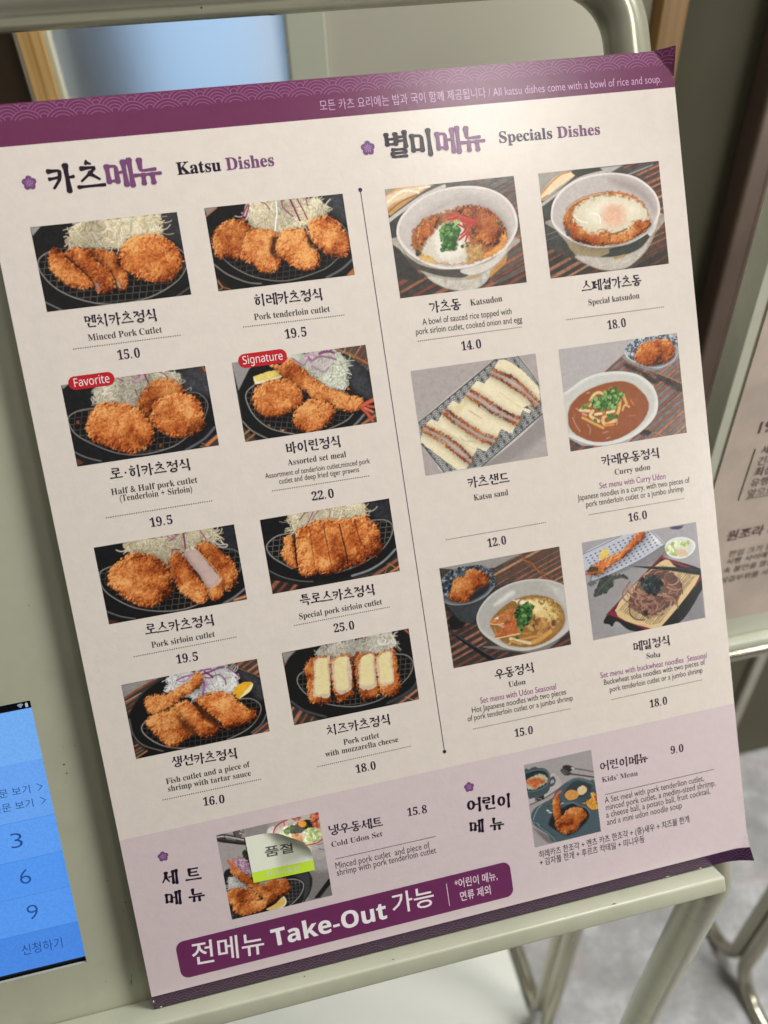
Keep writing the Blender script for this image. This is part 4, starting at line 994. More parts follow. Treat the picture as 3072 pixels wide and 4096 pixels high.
["G",[735,367,911,429,951,574,882,654,839,530],60,["b08a4c","7d5a2c","9a743c","c2a060"],11.5],
["G",[711,549,820,563,887,612,862,694,764,704,688,617],50,["7d5530","a0743f","5f4025","b98a52"],28.7],
["S",[582,697,670,693,728,697],"b07c44",28.7],
["S",[679,738,747,722,834,681],"bd8c4c",43.0],
["S",[497,673,580,711,657,741],"cfb68e",28.7],
["S",[477,719,509,697,577,732],"b0884e",24.4],
["S",[610,652,667,663],"a07038",31.6],
["S",[711,549,734,597],"6a4a28",20.1],
["S",[655,589,686,631],"b48a50",35.9],
["F",[338,516,440,454,568,421,581,481,529,543,429,537],"b06c3e",7.2,7.2,0.35],
["F",[372,634,474,525,560,534,579,631,559,649,444,641],"ae6034",7.2,7.2,0.35],
["S",[338,516,400,535,457,539],"d0a87a",9.3],
["S",[370,648,457,647,581,646],"d6b58a",9.3],
["S",[376,556,389,616],"a8763e",18.6],
["S",[421,543,454,564],"c49a80",14.3],
["F",[385,486,423,472,420,493],"e0d8c8",5.7,0.0,0.06],
["F",[561,363,610,372,592,397],"d8cfbd",7.2,4.3,0.06],
["F",[612,387,659,389,663,418,620,410],"ded5c4",7.2,4.3,0.06],
["F",[553,476,595,434,671,412,717,450,692,524,658,560,611,587,590,634,584,596,579,524],"24431f",10.0,10.0,0.3],
["G",[546,474,589,425,672,405,724,451,700,525,665,569,617,596,589,641,581,596,576,523],120,["1f3d1c","2f5528","47703a","162d15","6b8f4c"],20.1],
["G",[535,666,570,673,561,689],6,["2f5528"],14.3],
["F",[5,490,43,526,188,662,284,753,375,822,304,814,164,686,6,519],"17181a",2.9,0.0,0.06],
["S",[7,505,155,641,361,819],"4a5058",4.3]]),
14:([245.45,138.03,308.43,189.23],
[["F",[-129,-336,1309,-97,1144,1527,-327,1217],"9a9698",4.2,0.0,0.04],
["F",[-10,338,416,256,629,241,321,466,149,621,165,726,366,806,3,812],"8f8b8c",42.0,0.0,0.04],
["F",[779,818,995,557,996,818],"7e7a7e",21.0,0.0,0.06],
["F",[695,152,771,233,554,281,413,282],"7b7778",28.0,0.0,0.06],
["F",[764,8,832,3,889,6,857,34,794,28],"2f3a5e",5.6,0.0,0.06],
["S",[825,3,881,8],"b08a50",5.6],
["F",[0,95,341,1,586,0,612,11,701,133,681,156,418,243,71,323,53,276,3,234],"b3b6be",3.5,0.0,0.04],
["F",[602,43,649,64,697,133,601,116],"d3d3d3",21.0,0.0,0.06],
["F",[71,323,416,256,700,140,696,179,414,276,87,336],"77757a",5.6,0.0,0.06],
["O",[2,102,341,7,585,7,684,124,419,230,73,310,57,270,4,228],[23,126,35,150,48,174,60,198,72,222,84,246,96,270,109,294,121,318,64,115,76,139,89,163,101,187,113,211,125,235,138,259,150,283,162,308,105,105,118,129,130,153,142,177,154,201,167,225,179,249,191,273,204,297,147,94,159,118,171,142,183,166,196,190,208,214,220,239,233,263,245,287,188,84,200,108,212,132,225,156,237,180,249,204,262,228,274,252,287,276,229,73,241,97,254,121,266,145,278,169,291,194,303,218,316,242,328,266,270,63,283,87,295,111,308,135,320,159,332,183,345,207,357,231,370,256,312,52,324,76,337,100,349,124,362,148,374,173,387,197,399,221,412,245,353,42,366,66,378,90,391,114,403,138,416,162,428,186,441,210,454,235,395,31,407,55,420,79,432,103,445,127,458,152,470,176,483,200,495,224,436,21,449,45,462,69,474,93,487,117,499,141,512,165,525,189,537,214,478,10,491,34,503,58,516,82,529,106,541,130,554,155,567,179,579,203,520,-1,533,23,545,48,558,72,571,96,583,120,596,144,609,168,621,193,562,-11,574,13,587,37,600,61,612,85,625,109,638,134,651,158,664,182,604,-22,616,2,629,26,642,50,655,75,667,99,680,123,693,147,706,172,646,-33,658,-8,671,16,684,40,697,64,709,88,722,112,735,137,748,161],"2d3a66",10.5],
["S",[0,95,163,52,341,1],"4c4c56",4.9],
["S",[596,5,648,71,701,133],"48484f",4.9],
["S",[700,140,417,248,71,324,56,277],"55535a",5.6],
["F",[129,158,156,103,194,80,219,101,211,140,170,165],"d8bb5c",4.2,1.4,0.05],
["S",[129,161,169,168,206,149],"e5d8a8",8.4],
["C",[43,242,76,201,148,175,255,147,334,122,426,52,473,4,543,3,530,57,447,109,356,172,232,223,135,278,66,279],1.06,1],
["F",[3,234,75,204,112,241,94,277,47,269],"4f3c20",7.0,7.0,0.5],
["S",[-3,259,69,259],"a8502c",18.2],
["S",[76,254,129,270],"7a5626",18.2],
["F",[704,167,734,119,808,99,892,110,959,152,974,201,941,249,874,278,796,271,729,232],"d6d6d2",3.5,0.0,0.02],
["F",[718,170,748,128,813,113,890,123,944,156,957,198,928,237,868,263,804,259,744,221],"c6c6c2",9.8,0.0,0.06],
["G",[716,156,782,134,837,157,792,236,724,211],40,["c3cc94","a9b871","dbe0b8","8fa05a"],21.0],
["G",[789,135,840,131,842,178,793,169],14,["d9dcc0","c8cfa8"],18.2],
["G",[852,146,923,152,919,185,855,184],30,["a9b86a","8fa04e","c3cc8c"],15.4],
["F",[797,230,811,199,860,202,907,237,897,262,832,267],"c9b08e",7.0,5.6,0.06],
["F",[8,334,54,326,86,342,63,361,22,360],"5a5c58",5.6,4.2,0.2],
["F",[49,445,100,345,152,308,215,306,270,309,331,327,361,366,281,338,237,357,232,396,187,421,171,438,122,449,92,460],"39403a",5.6,9.8,0.4],
["S",[74,440,137,378,219,327],"58604e",5.6],
["S",[248,319,302,332,354,364],"524a40",9.8],
["F",[138,629,673,222,692,245,1001,395,1003,477,998,558,742,824,366,809,224,697,178,728,156,710],"17181a",3.5,0.0,0.06],
["S",[146,624,668,234],"6c1f30",19.6],
["S",[673,228,691,255,832,331,899,370],"7d2034",19.6],
["F",[187,595,514,814,465,813,156,623],"7a1c30",4.2,0.0,0.06],
["S",[514,817,721,690,997,469],"7a1f33",16.8],
["S",[743,818,998,565],"24262a",7.0],
["F",[218,601,653,275,788,343,984,453,600,810,514,811],"cbb183",3.5,0.0,0.05],
["T",[242,606,651,298,786,356,949,447,589,781,497,777],[-34.2,28.4],18.9,["d6bd8c","c9ad78"],"a98e60"],
["S",[221,602,521,812,600,810],"c9ae7d",14.0],
["F",[418,270,429,268,1001,392,999,449,756,371,550,314],"15191a",2.8,0.0,0.06],
["S",[428,277,690,326,996,405],"3a4440",4.2],
["F",[341,537,408,448,473,373,547,340,632,335,741,382,805,448,817,531,772,618,739,653,622,678,503,723,451,686,386,633,335,590],"5b3f34",7.0,11.2,0.2],
["S",[645,538,697,580,708,634,672,676],"a07b68",12.6],
["S",[477,473,473,514,435,540,380,537],"7a5548",12.6],
["S",[427,542,381,521,360,484,372,448],"a07b68",12.6],
["S",[430,590,425,564,443,545,474,541],"6a483c",12.6],
["S",[481,647,430,651,382,627,359,587],"7a5548",12.6],
["S",[426,573,421,597,396,609,365,605],"7a5548",12.6],
["S",[401,622,436,592,491,591,540,618],"7a5548",12.6],
["S",[463,727,394,712,346,667,341,613],"6a483c",12.6],
["S",[522,500,492,498,466,482,458,458],"8a6455",12.6],
["S",[437,568,481,550,533,561,569,595],"99705f",12.6],
["S",[383,502,343,466,339,422,372,390],"7a5548",12.6],
["S",[651,631,601,663,530,659,473,620],"8a6455",12.6],
["S",[679,530,671,491,696,460,744,453],"6a483c",12.6],
["S",[558,547,545,563,521,568,496,558],"7a5548",12.6],
["S",[637,708,604,714,570,701,551,675],"6a483c",12.6],
["S",[434,441,468,406,526,400,582,425],"8a6455",12.6],
["S",[555,641,540,612,551,585,583,573],"6a483c",12.6],
["S",[704,468,675,430,682,390,721,367],"7a5548",12.6],
["S",[445,622,471,602,509,602,542,622],"99705f",12.6],
["S",[436,545,491,537,546,559,574,602],"99705f",12.6],
["S",[865,494,816,529,745,527,685,490],"a07b68",12.6],
["S",[659,552,609,528,586,486,601,447],"7a5548",12.6],
["S",[427,465,444,486,440,509,418,522],"a07b68",12.6],
["S",[747,565,770,582,776,605,762,623],"6a483c",12.6],
["S",[500,386,498,363,516,346,546,344],"a07b68",12.6],
["S",[552,463,597,479,622,513,616,548],"99705f",12.6],
["S",[612,705,554,718,493,697,458,653],"a07b68",12.6],
["S",[679,584,696,557,732,549,771,561],"8a6455",12.6],
["S",[504,499,536,475,583,476,624,501],"8a6455",12.6],
["S",[647,565,702,576,742,611,747,655],"99705f",12.6],
["S",[496,626,458,600,447,563,467,533],"99705f",12.6],
["S",[781,577,715,570,665,532,653,481],"6a483c",12.6],
["S",[571,398,617,401,654,427,665,463],"a07b68",12.6],
["S",[564,667,537,627,547,586,589,564],"6a483c",12.6],
["S",[566,584,588,627,570,667,522,684],"99705f",12.6],
["S",[695,545,714,527,745,525,774,539],"99705f",12.6],
["S",[710,480,769,490,812,526,818,572],"6a483c",12.6],
["S",[375,544,420,524,475,534,515,569],"6a483c",12.6],
["S",[537,502,551,530,540,556,509,568],"8a6455",12.6],
["S",[427,497,457,492,487,504,504,528],"7a5548",12.6],
["S",[586,387,595,363,623,350,658,357],"8a6455",12.6],
["S",[799,430,788,465,750,482,703,474],"a07b68",12.6],
["S",[343,510,327,469,346,434,393,420],"a07b68",12.6],
["S",[411,594,397,563,411,536,445,524],"99705f",12.6],
["S",[669,605,719,613,756,644,763,684],"8a6455",12.6],
["S",[572,512,536,483,528,446,554,417],"a07b68",12.6],
["S",[541,506,500,511,459,494,439,462],"a07b68",12.6],
["S",[672,546,621,550,574,526,553,487],"a07b68",12.6],
["S",[599,456,572,459,546,448,533,427],"8a6455",12.6],
["S",[600,445,605,483,576,511,528,516],"99705f",12.6],
["S",[556,680,541,646,556,615,595,603],"7a5548",12.6],
["S",[559,468,601,478,628,507,628,539],"7a5548",12.6],
["S",[685,461,671,494,630,509,583,498],"6a483c",12.6],
["S",[506,669,482,671,459,659,450,640],"a07b68",12.6],
["S",[794,492,774,508,744,508,717,493],"6a483c",12.6],
["S",[369,572,313,536,294,483,321,438],"8a6455",12.6],
["S",[538,509,468,510,407,474,384,420],"99705f",12.6],
["S",[459,650,493,611,555,603,615,629],"8a6455",12.6],
["S",[425,518,479,506,535,525,568,567],"8a6455",12.6],
["S",[568,419,616,441,639,479,627,517],"8a6455",12.6],
["S",[375,473,404,477,425,494,429,517],"a07b68",12.6],
["S",[494,431,530,464,534,505,504,534],"6a483c",12.6],
["S",[610,649,626,608,673,590,730,601],"7a5548",12.6],
["S",[728,497,763,515,777,545,765,572],"8a6455",12.6],
["S",[455,646,477,705,503,723,522,679,491,640],"8a6455",11.2],
["F",[448,652,498,648,498,702,464,695],"2c2018",8.4,0.0,0.06],
["F",[470,393,542,383,631,409,640,458,619,515,567,532,494,491,479,441],"182022",11.2,12.6,0.3],
["G",[464,385,542,379,632,402,647,459,625,523,567,539,493,498,472,440],90,["141a1c","1f2a2a","2c3a38","0d1112","44524c"],23.8]]),
15:([43.82,35.73,93.69,80.2],
[["F",[-126,-449,1393,-92,1091,1844,-454,1406],"9b9594",4.5,0.0,0.05],
["F",[175,-116,478,-99,477,175,290,129,252,-1],"8a8380",37.5,0.0,0.06],
["F",[673,551,1043,629,1001,897,762,947],"77716f",45.0,0.0,0.06],
["F",[-3,16,73,3,265,98,262,162,141,124,4,66],"3c3735",6.0,0.0,0.06],
["S",[4,22,83,33,248,110],"b7b0ab",13.5],
["S",[2,54,143,113,256,153],"1c1a1a",15.0],
["S",[79,13,76,76],"1c1a1a",6.0],
["S",[90,55,169,91],"857d7a",9.0],
["F",[167,18,188,-17,259,1,260,41,225,72,175,60],"5a514c",6.0,0.0,0.06],
["G",[229,1,265,10,251,47,216,38],14,["c0bab4","8d8783"],6.7],
["S",[165,10,175,56],"2c2624",10.5],
["F",[472,117,498,51,566,51,579,200,523,170],"cfcac2",7.5,0.0,0.06],
["F",[531,123,566,51,633,11,764,-6,988,24,1015,242,975,298,819,313,646,249,564,197],"b5aca2",4.5,0.0,0.06],
["F",[518,201,1007,290,999,436,861,434,839,379],"a9a4a0",6.0,0.0,0.06],
["F",[846,381,1009,372,999,485,868,485],"a39d98",7.5,0.0,0.08],
["S",[939,330,1001,329],"3f4656",6.7],
["S",[947,373,997,402],"4a5060",7.5],
["S",[571,198,537,133,564,59,631,19,686,8],"a8282a",15.0],
["S",[812,309,927,311,1008,282],"b02c2c",13.5],
["S",[654,16,655,81],"b04a48",12.0],
["G",[588,146,637,77,741,45,744,119,702,190,615,209],50,["cfc6b4","b9ae98","ddd6c6","a89f88"],25.5],
["F",[645,119,734,84,829,62,935,68,956,126,856,134,774,167,694,143],"1d231e",10.5,12.0,0.3],
["G",[638,117,735,76,830,59,944,62,963,132,855,138,773,175,693,147],130,["1d231e","2a3426","141816","3a4a2e"],22.5],
["G",[640,102,702,93,678,151,640,150],24,["4d6a34","64823f"],16.5],
["F",[786,72,816,47,865,75,851,113,813,111],"d98a1e",4.5,2.2,0.08],
["G",[691,163,809,184,805,256,707,248],50,["b57e52","c58e60","94643e"],18.0],
["G",[832,140,985,137,999,247,928,303,825,277],110,["a9b877","c0ca92","8a9a58","d6dcb4"],19.5],
["G",[913,14,999,6,988,170,951,161,913,63],60,["b0503c","c8684c","8a3430","d08a5c"],19.5],
["G",[725,1,837,12,793,50],20,["b06a5a","9a5048"],13.5],
["F",[211,238,252,216,283,256,264,365,214,312],"26301f",9.0,10.5,0.4],
["K",[128,290,189,281,253,346,258,494,208,432,147,352],70,["9a4a80","b070a0","d9cfd6","7c2c62","e8e0e4"],67,"b58aa8"],
["F",[5,397,99,372,152,499,209,604,1,591],"222022",6.0,0.0,0.06],
["K",[44,472,108,447,181,548,207,612,87,572,16,570],60,["dcdcda","bdbdb9","ececea"],67,"a9a8a5"],
["F",[596,556,784,571,820,638,816,711,767,823,694,888,771,891,576,906,200,922,3,886,-3,704,427,652],"1d1d1f",7.5,0.0,0.06],
["F",[654,571,791,581,807,668,769,807,712,875,743,684],"3a3a3f",15.0,0.0,0.1],
["M",[556,611,674,634,733,698,695,788,583,866,467,869,531,762],[-3.4,38.5],[37.1,6.1],"807c7a",3.0],
["S",[571,611,674,634,737,699,703,790,622,860,563,890],"a09c98",6.0],
["S",[799,575,826,673,787,795,711,883],"141416",12.0],
["M",[16,808,106,856,99,895,3,886],[-3.1,36.9],[35.6,5.7],"807c7a",3.0],
["F",[812,877,1004,694,1008,769,880,886],"17181a",6.0,0.0,0.06],
["F",[882,878,990,782,1001,897],"6a6564",15.0,0.0,0.06],
["C",[360,602,454,585,558,596,595,654,602,722,547,758,471,754,405,696,352,649],0.9,0],
["C",[77,367,123,362,185,435,255,510,317,591,378,673,449,749,440,804,378,813,322,740,247,647,180,555,106,463,77,415],0.92,0],
["S",[66,283,90,337,103,389],"c0603a",25.5],
["S",[115,279,111,343],"c86a42",22.5],
["C",[2,607,85,580,172,599,247,647,303,719,289,756,168,757,14,733],0.92,0],
["C",[30,770,96,738,229,749,332,768,373,795,318,854,224,871,118,872,57,835],0.95,0],
["F",[342,869,435,836,520,780,542,831,511,881,424,899],"cfae62",4.5,1.5,0.06],
["S",[527,786,541,839,503,883,424,899],"e8e0c8",10.5]]),
16:([200.27,34.88,237.16,80.48],
[["F",[-147,-441,1408,-96,1191,1730,-385,1333],"97918f",4.6,0.0,0.04],
["F",[539,1290,950,1117,995,1238,391,1238],"77716f",45.8,0.0,0.06],
["F",[64,979,249,1141,330,1231,194,1213,27,970],"6a6463",22.9,0.0,0.06],
["F",[357,248,435,228,485,439,15,597,-3,508,319,423],"aca3a0",6.1,0.0,0.05],
["S",[15,597,250,545,491,448],"56504e",18.3],
["F",[94,516,233,495,232,564,95,569],"2a2a2c",4.6,0.0,0.06],
["S",[107,534,110,566],"a39d9a",7.6],
["S",[138,530,188,553],"a39d9a",6.1],
["F",[344,291,401,258,430,326,391,394,330,395],"3f4c50",7.6,0.0,0.06],
["F",[347,322,395,303,404,351,350,361],"a09a98",9.2,0.0,0.06],
["F",[0,82,68,82,100,67,161,62,203,90,269,106,330,158,357,248,338,396,289,477,179,505,65,509,2,471],"3d4a4e",6.1,0.0,0.06],
["F",[-3,165,78,123,214,123,299,166,327,241,308,328,211,375,103,388,7,373],"222b2e",10.7,0.0,0.06],
["S",[-1,120,155,110,286,148,340,229,332,319,247,391,115,413,4,395],"54646a",15.3],
["F",[3,234,114,192,235,189,317,262,294,325,197,364,104,380,10,350],"a9a184",10.7,10.7,0.2],
["F",[2,242,104,212,213,245,273,305,185,345,120,376,45,313,5,273],"b4643a",12.2,13.7,0.3],
["F",[561,142,630,142,700,189,671,244,594,241,555,186],"2c2b2c",6.1,0.0,0.06],
["S",[698,211,823,255,999,331],"5a5452",18.3],
["S",[684,201,712,222],"c4bdb8",19.8],
["F",[514,208,549,177,640,244,674,275,633,300,566,281],"3f3b3b",6.1,0.0,0.06],
["S",[650,281,812,341,989,409],"474240",22.9],
["S",[530,204,592,256],"8d8784",3.8],
["S",[521,217,583,269],"8d8784",3.8],
["S",[554,194,616,246],"8d8784",3.8],
["F",[409,490,534,412,607,382,695,357,793,372,916,439,1001,505,1026,1135,998,1238,329,1238,210,1092,48,928,8,826,16,735,83,659,202,618,353,569],"44545a",7.6,0.0,0.05],
["F",[525,548,614,446,712,407,801,428,931,504,937,583,834,667,691,696,544,637],"2f3a3f",18.3,0.0,0.06],
["S",[620,401,716,369,805,398,948,493],"5a6b72",13.7],
["F",[747,740,896,604,1009,631,1025,884,900,885,796,783],"36434a",15.3,0.0,0.06],
["F",[246,930,323,809,451,762,610,723,683,756,826,852,853,952,785,1061,553,1176,448,1151,336,1061,255,979],"1b2124",18.3,0.0,0.08],
["S",[506,698,650,717,719,780,821,835,872,925],"5e7077",12.2],
["F",[638,621,689,711,797,775,845,701],"3c4a50",22.9,0.0,0.06],
["S",[13,843,120,961,226,1081,316,1220],"76868a",6.9],
["S",[52,898,136,950,175,1006,232,1035,270,1099,342,1140],"344248",10.7],
["S",[31,824,62,762,118,683,176,643],"8b9aa0",9.2],
["S",[76,889,109,928],"90a0a6",7.6],
["F",[259,678,279,671,288,689,269,692],"15181a",4.6,0.0,0.06],
["S",[248,737,269,750],"b9bdbc",22.9],
["S",[274,774,303,785],"b9bdbc",19.8],
["S",[460,695,492,683],"a9adac",19.8],
["F",[531,588,556,540,621,517,695,542,738,598,720,648,647,674,573,652],"c08848",6.1,2.3,0.1],
["F",[725,549,753,509,816,497,865,543,858,595,800,628,747,616],"cdb488",6.1,2.3,0.06],
["F",[833,737,905,715,931,636,983,656,987,812,1009,888,923,891,860,829],"c28a34",7.6,10.7,0.3],
["S",[970,699,989,735],"b03a24",30.5],
["F",[769,753,815,752,827,782],"bb8c44",6.1,0.0,0.06],
["S",[930,643,951,726],"d0a052",30.5],
["C",[347,622,400,565,436,581,450,654,444,761,439,860,399,928,347,916,334,781],0.9,1],
["S",[391,578,435,527,476,506],"b85f38",38.2],
["C",[341,968,371,914,476,869,538,806,649,786,752,827,811,911,802,987,726,1031,672,1096,603,1149,479,1150,401,1100,349,1025],0.85,1]])}

# ------------------------------------------------------------------ the menu board
BW, BH = 320.0, 419.0
menu = empty('menu_board', BOARD); tag(menu, 'large illustrated food menu board with purple header leaning on the kiosk ledge', 'menu')
def bend(u, v):
    """lift of the two curled corners (mm)"""
    w = 0.0
    d = ((u - 310.4) * 12.8 + (v - 419.3) * 9.7) / 16.06
    w += .27 * (math.sqrt(d * d + .12) + d) if d > -6 else 0
    e = ((u - 305.3) * 16.4 - (v - .5) * 14.5) / 21.9
    if e > 0: w += .030 * e * e + .06 * e
    return w
def bd(u, v, z): return (u * .001, v * .001, (bend(u, v) + z) * .001)
def bmesh2d(name, pieces, mat, z, parent=menu, step=LAY * 1000, mats=None):
    g = G()
    for i, p in enumerate(pieces):
        v, f = p[0], p[1]; g.add([bd(a, b, z + i * step) for a, b in v], f, p[2] if len(p) > 2 else 0)
    return g.build(name, mats or mat, parent)
def gridrect(u0, v0, u1, v1, n, m):
    us, vs = np.linspace(u0, u1, n + 1), np.linspace(v0, v1, m + 1)
    return [(a, b) for b in vs for a in us], [(j * (n + 1) + i, j * (n + 1) + i + 1, (j + 1) * (n + 1) + i + 1, (j + 1) * (n + 1) + i) for j in range(m) for i in range(n)]
def ragged(u0, v0, u1, v1): pass
PAPER = print_mat('printed_paper', 'd0c6bc', .31, 1.22, .035)
LILAC = print_mat('lilac_print', 'c6b7b8', .31, 1.22, .03)
PURP = print_mat('purple_print', '64284c', .31, 1.2, .05)
BANN = print_mat('banner_print', '652853', .38, 1.2, .03)
FOOT = print_mat('footer_print', '260c29', .38, 1.2, .05)
REDB = print_mat('red_badge_print', 'b01822', .40, 1.2, .03)
CORE = Mat('paper_core').set(Base_Color=(.62, .58, .52, 1), Roughness=.8).m
# sheet with thickness
US = np.concatenate([np.linspace(0, 290, 60)[:-1], np.linspace(290, BW, 41)]); VS = np.concatenate([np.linspace(0, 6.4, 9)[:-1], np.linspace(6.4, 24, 18)[:-1], np.linspace(24, 88.2, 22)[:-1], np.linspace(88.2, 401.9, 60)[:-1], np.linspace(401.9, BH, 22)])
def sheetgrid(v0, v1):
    vs = [b for b in VS if v0 - 1e-6 <= b <= v1 + 1e-6]; n = len(US) - 1
    return [(a, b) for b in vs for a in US], [(j * (n + 1) + i, j * (n + 1) + i + 1, (j + 1) * (n + 1) + i + 1, (j + 1) * (n + 1) + i) for j in range(len(vs) - 1) for i in range(n)]
v, f = sheetgrid(0, BH); NV = len(v)
top = [bd(a, b, 0) for a, b in v]; bot = [bd(a, b, -1.3) for a, b in v]
n1 = len(US); m1 = len(VS) - 1; ring = [i for i in range(n1)] + [j * n1 + n1 - 1 for j in range(1, m1 + 1)] + [m1 * n1 + i for i in range(n1 - 2, -1, -1)] + [j * n1 for j in range(m1 - 1, 0, -1)]
faces = list(f) + [tuple(NV + i for i in q[::-1]) for q in f] + [(ring[(k + 1) % len(ring)], ring[k], NV + ring[k], NV + ring[(k + 1) % len(ring)]) for k in range(len(ring))]
link_mesh('sheet', top + bot, faces, [PAPER, CORE], menu, [0] * len(f) + [1] * (len(faces) - len(f)))
bmesh2d('lilac_panel', [sheetgrid(6.4, 88.2)], LILAC, .02)
hb = bmesh2d('header_band', [sheetgrid(401.9, BH)], PURP, .02)
fb = bmesh2d('footer_band', [sheetgrid(0, 6.4)], FOOT, .02)
# overlapping-wave line pattern
def waves(vtop, vbot, u0, u1, S, rings, lw, clip_bottom):
    Rr = S / 2; pieces = []; rows = int((vtop - vbot) / (Rr / 2)) + 3
    cs = []
    for r in range(rows):
        cy = vtop + Rr * .1 - r * Rr / 2
        cs.append((cy, (S / 2 if r % 2 else 0)))
    for r, (cy, sh) in enumerate(cs):
        for k in range(int((u1 - u0) / S) + 3):
            cx = u0 - S + sh + k * S
            for q in range(rings):
                rad = Rr * (1 - q / rings * .93) - lw * .3
                ang = np.linspace(0, math.pi, 30)
                px, py = cx + rad * np.cos(ang), cy + rad * np.sin(ang)
                ok = (py < vtop - .15) & (py > vbot + .1) & (px > u0 + .3) & (px < u1 - .3)
                for r2 in (r + 1, r + 2):
                    if r2 < rows:
                        c2, s2 = cs[r2]
                        if clip_bottom and c2 < vbot + Rr * .0 - Rr * .55: continue
                        base = u0 - S + s2; dx = (px - base + S / 2) % S - S / 2
                        ok &= (dx ** 2 + (py - c2) ** 2 > Rr ** 2)
                i = 0
                while i < 30:
                    if ok[i]:
                        j = i
                        while j + 1 < 30 and ok[j + 1]: j += 1
                        if j > i:
                            vv = [(cx + (rad + d * lw) * math.cos(ang[t_]), cy + (rad + d * lw) * math.sin(ang[t_])) for d in (.5, -.5) for t_ in range(i, j + 1)]
                            m = j - i + 1; pieces.append((vv, [(t_ + 1, t_, m + t_, m + t_ + 1)[::-1] for t_ in range(m - 1)]))
                        i = j + 1
                    else: i += 1
    return pieces
bmesh2d('wave_pattern', waves(418.85, 411.9, 0, 320, 14.7, 5, .30, True), ink('905682'), .07, hb, step=0)
bmesh2d('wave_pattern', waves(6.4, .1, 0, 320, 14.6, 5, .26, True), ink('5a3457'), .07, fb, step=0)
# worn paper core showing at the lower left corner and along the right edge
def chip(cx, cy, rx, ry, n=9): return [(max(0.02, min(319.98, cx + rx * random.uniform(.6, 1.2) * math.cos(2 * math.pi * k / n))), max(.02, cy + ry * random.uniform(.6, 1.2) * math.sin(2 * math.pi * k / n))) for k in range(n)], [tuple(range(n))]
CHIP = Mat('bare_paper').set(Base_Color=(.72, .69, .64, 1), Roughness=.8).m
for c in ((.5, 4.0, .45, .8), (3.4, .3, .7, .3), (319.5, 33.5, .3, .8), (319.7, 27.0, .25, 1.6), (319.5, 12.5, .4, 1.3), (318.4, 10.2, .35, .8), (291.0, .3, .9, .28), (271.5, .35, 1.3, .22), (302.2, 418.8, 1.2, .16)):
    bmesh2d('worn_chip', [chip(*c)], CHIP, .13)
# banner, badges, rules, emblems
def rounded(u0, v0, u1, v1, r, n=7):
    p = []
    for cx, cy, a0 in ((u1 - r, v1 - r, 0), (u0 + r, v1 - r, 90), (u0 + r, v0 + r, 180), (u1 - r, v0 + r, 270)):
        p += [(cx + r * math.cos(math.radians(a0 + 90 * k / n)), cy + r * math.sin(math.radians(a0 + 90 * k / n))) for k in range(n + 1)]
    return p, [tuple(range(len(p)))]
ban = bmesh2d('takeout_banner', [rounded(15.4, 11.6, 185.8, 31.0, 4.0)], BANN, .04)
def line2d(a, b, w): 
    d = np.array([b[0] - a[0], b[1] - a[1]]); d = d / np.linalg.norm(d); n = np.array([-d[1], d[0]]) * w / 2
    return [tuple(np.array(a) - n), tuple(np.array(b) - n), tuple(np.array(b) + n), tuple(np.array(a) + n)], [(0, 1, 2, 3)]
bmesh2d('separator_line', [line2d((151.4, 14.8), (151.4, 27.2), .38)], ink('cfb6c6'), .06, ban)
def dotted(a, b):
    L = math.hypot(b[0] - a[0], b[1] - a[1]); n = int(L / 1.02); out = []
    for k in range(n + 1):
        q = k / n; c = (a[0] + (b[0] - a[0]) * q, a[1] + (b[1] - a[1]) * q)
        out.append(([(c[0] + .27 * math.cos(t_), c[1] + .27 * math.sin(t_)) for t_ in np.linspace(0, 2 * math.pi, 9)[:-1]], [tuple(range(8))]))
    return out
for d in Q.DOT: bmesh2d('dotted_line', dotted(d[:2], d[2:]), ink('2c2629'), .05, step=0)
for d in Q.RULE: bmesh2d('rule_line', [line2d(d[:2], d[2:], .32)], ink('4a4248'), .05)
def disc(cx, cy, r, n=20): return [(cx + r * math.cos(2 * math.pi * k / n), cy + r * math.sin(2 * math.pi * k / n)) for k in range(n)], [tuple(range(n))]
D = Q.DIV
bmesh2d('divider_line', [line2d(D[:2], D[2:], .36), disc(D[0], D[1], .95), disc(D[2], D[3], .95)], ink('3c2346'), .05)
for cx, cy, r in Q.FL:
    ps = [disc(cx + .56 * r * math.cos(math.radians(90 + 72 * k)), cy + .56 * r * math.sin(math.radians(90 + 72 * k)), .44 * r) for k in range(5)] + [disc(cx, cy, .45 * r)]
    fe = bmesh2d('flower_emblem', ps, ink('6e4070'), .05)
    st = []
    for k in range(10):
        a = math.radians(36 * k + 18); l = .42 if k % 2 else .52
        st.append(line2d((cx + .12 * r * math.cos(a), cy + .12 * r * math.sin(a)), (cx + l * r * math.cos(a), cy + l * r * math.sin(a)), .045 * r)); st.append(disc(cx + l * r * math.cos(a), cy + l * r * math.sin(a), .055 * r, 8))
    bmesh2d('stamens', st, ink('b79abc'), .08, fe)
# lettering on the menu
PARTNAME = {'title': 'section_title', 'name': 'dish_name', 'english': 'english_name', 'description': 'dish_description', 'price': 'price', 'set_title': 'set_title', 'header': 'header_lettering', 'banner': 'banner_lettering', 'badge1': 'badge_lettering', 'badge2': 'badge_lettering'}
badge = {}
for key, b, r in (('badge1', Q.B1, Q.B1r), ('badge2', Q.B2, Q.B2r)):
    badge[key] = bmesh2d('badge', [rounded(b[0] - r, b[1] - r, b[2] + r, b[3] + r, r * .98, 10)], REDB, .07)
badge['badge1']['label'] = 'red pill badge reading Favorite'; badge['badge2']['label'] = 'red pill badge reading Signature'
tjobs = []
for T in TEXTS:
    kind, s, font, colr = T[:4]
    if not font.startswith('brush'): tjobs.append((T, want_text(s.replace('|', ''), font)))
    else: tjobs.append((T, None))
extra = {}
def later(key, s, font): extra[key] = want_text(s, font)
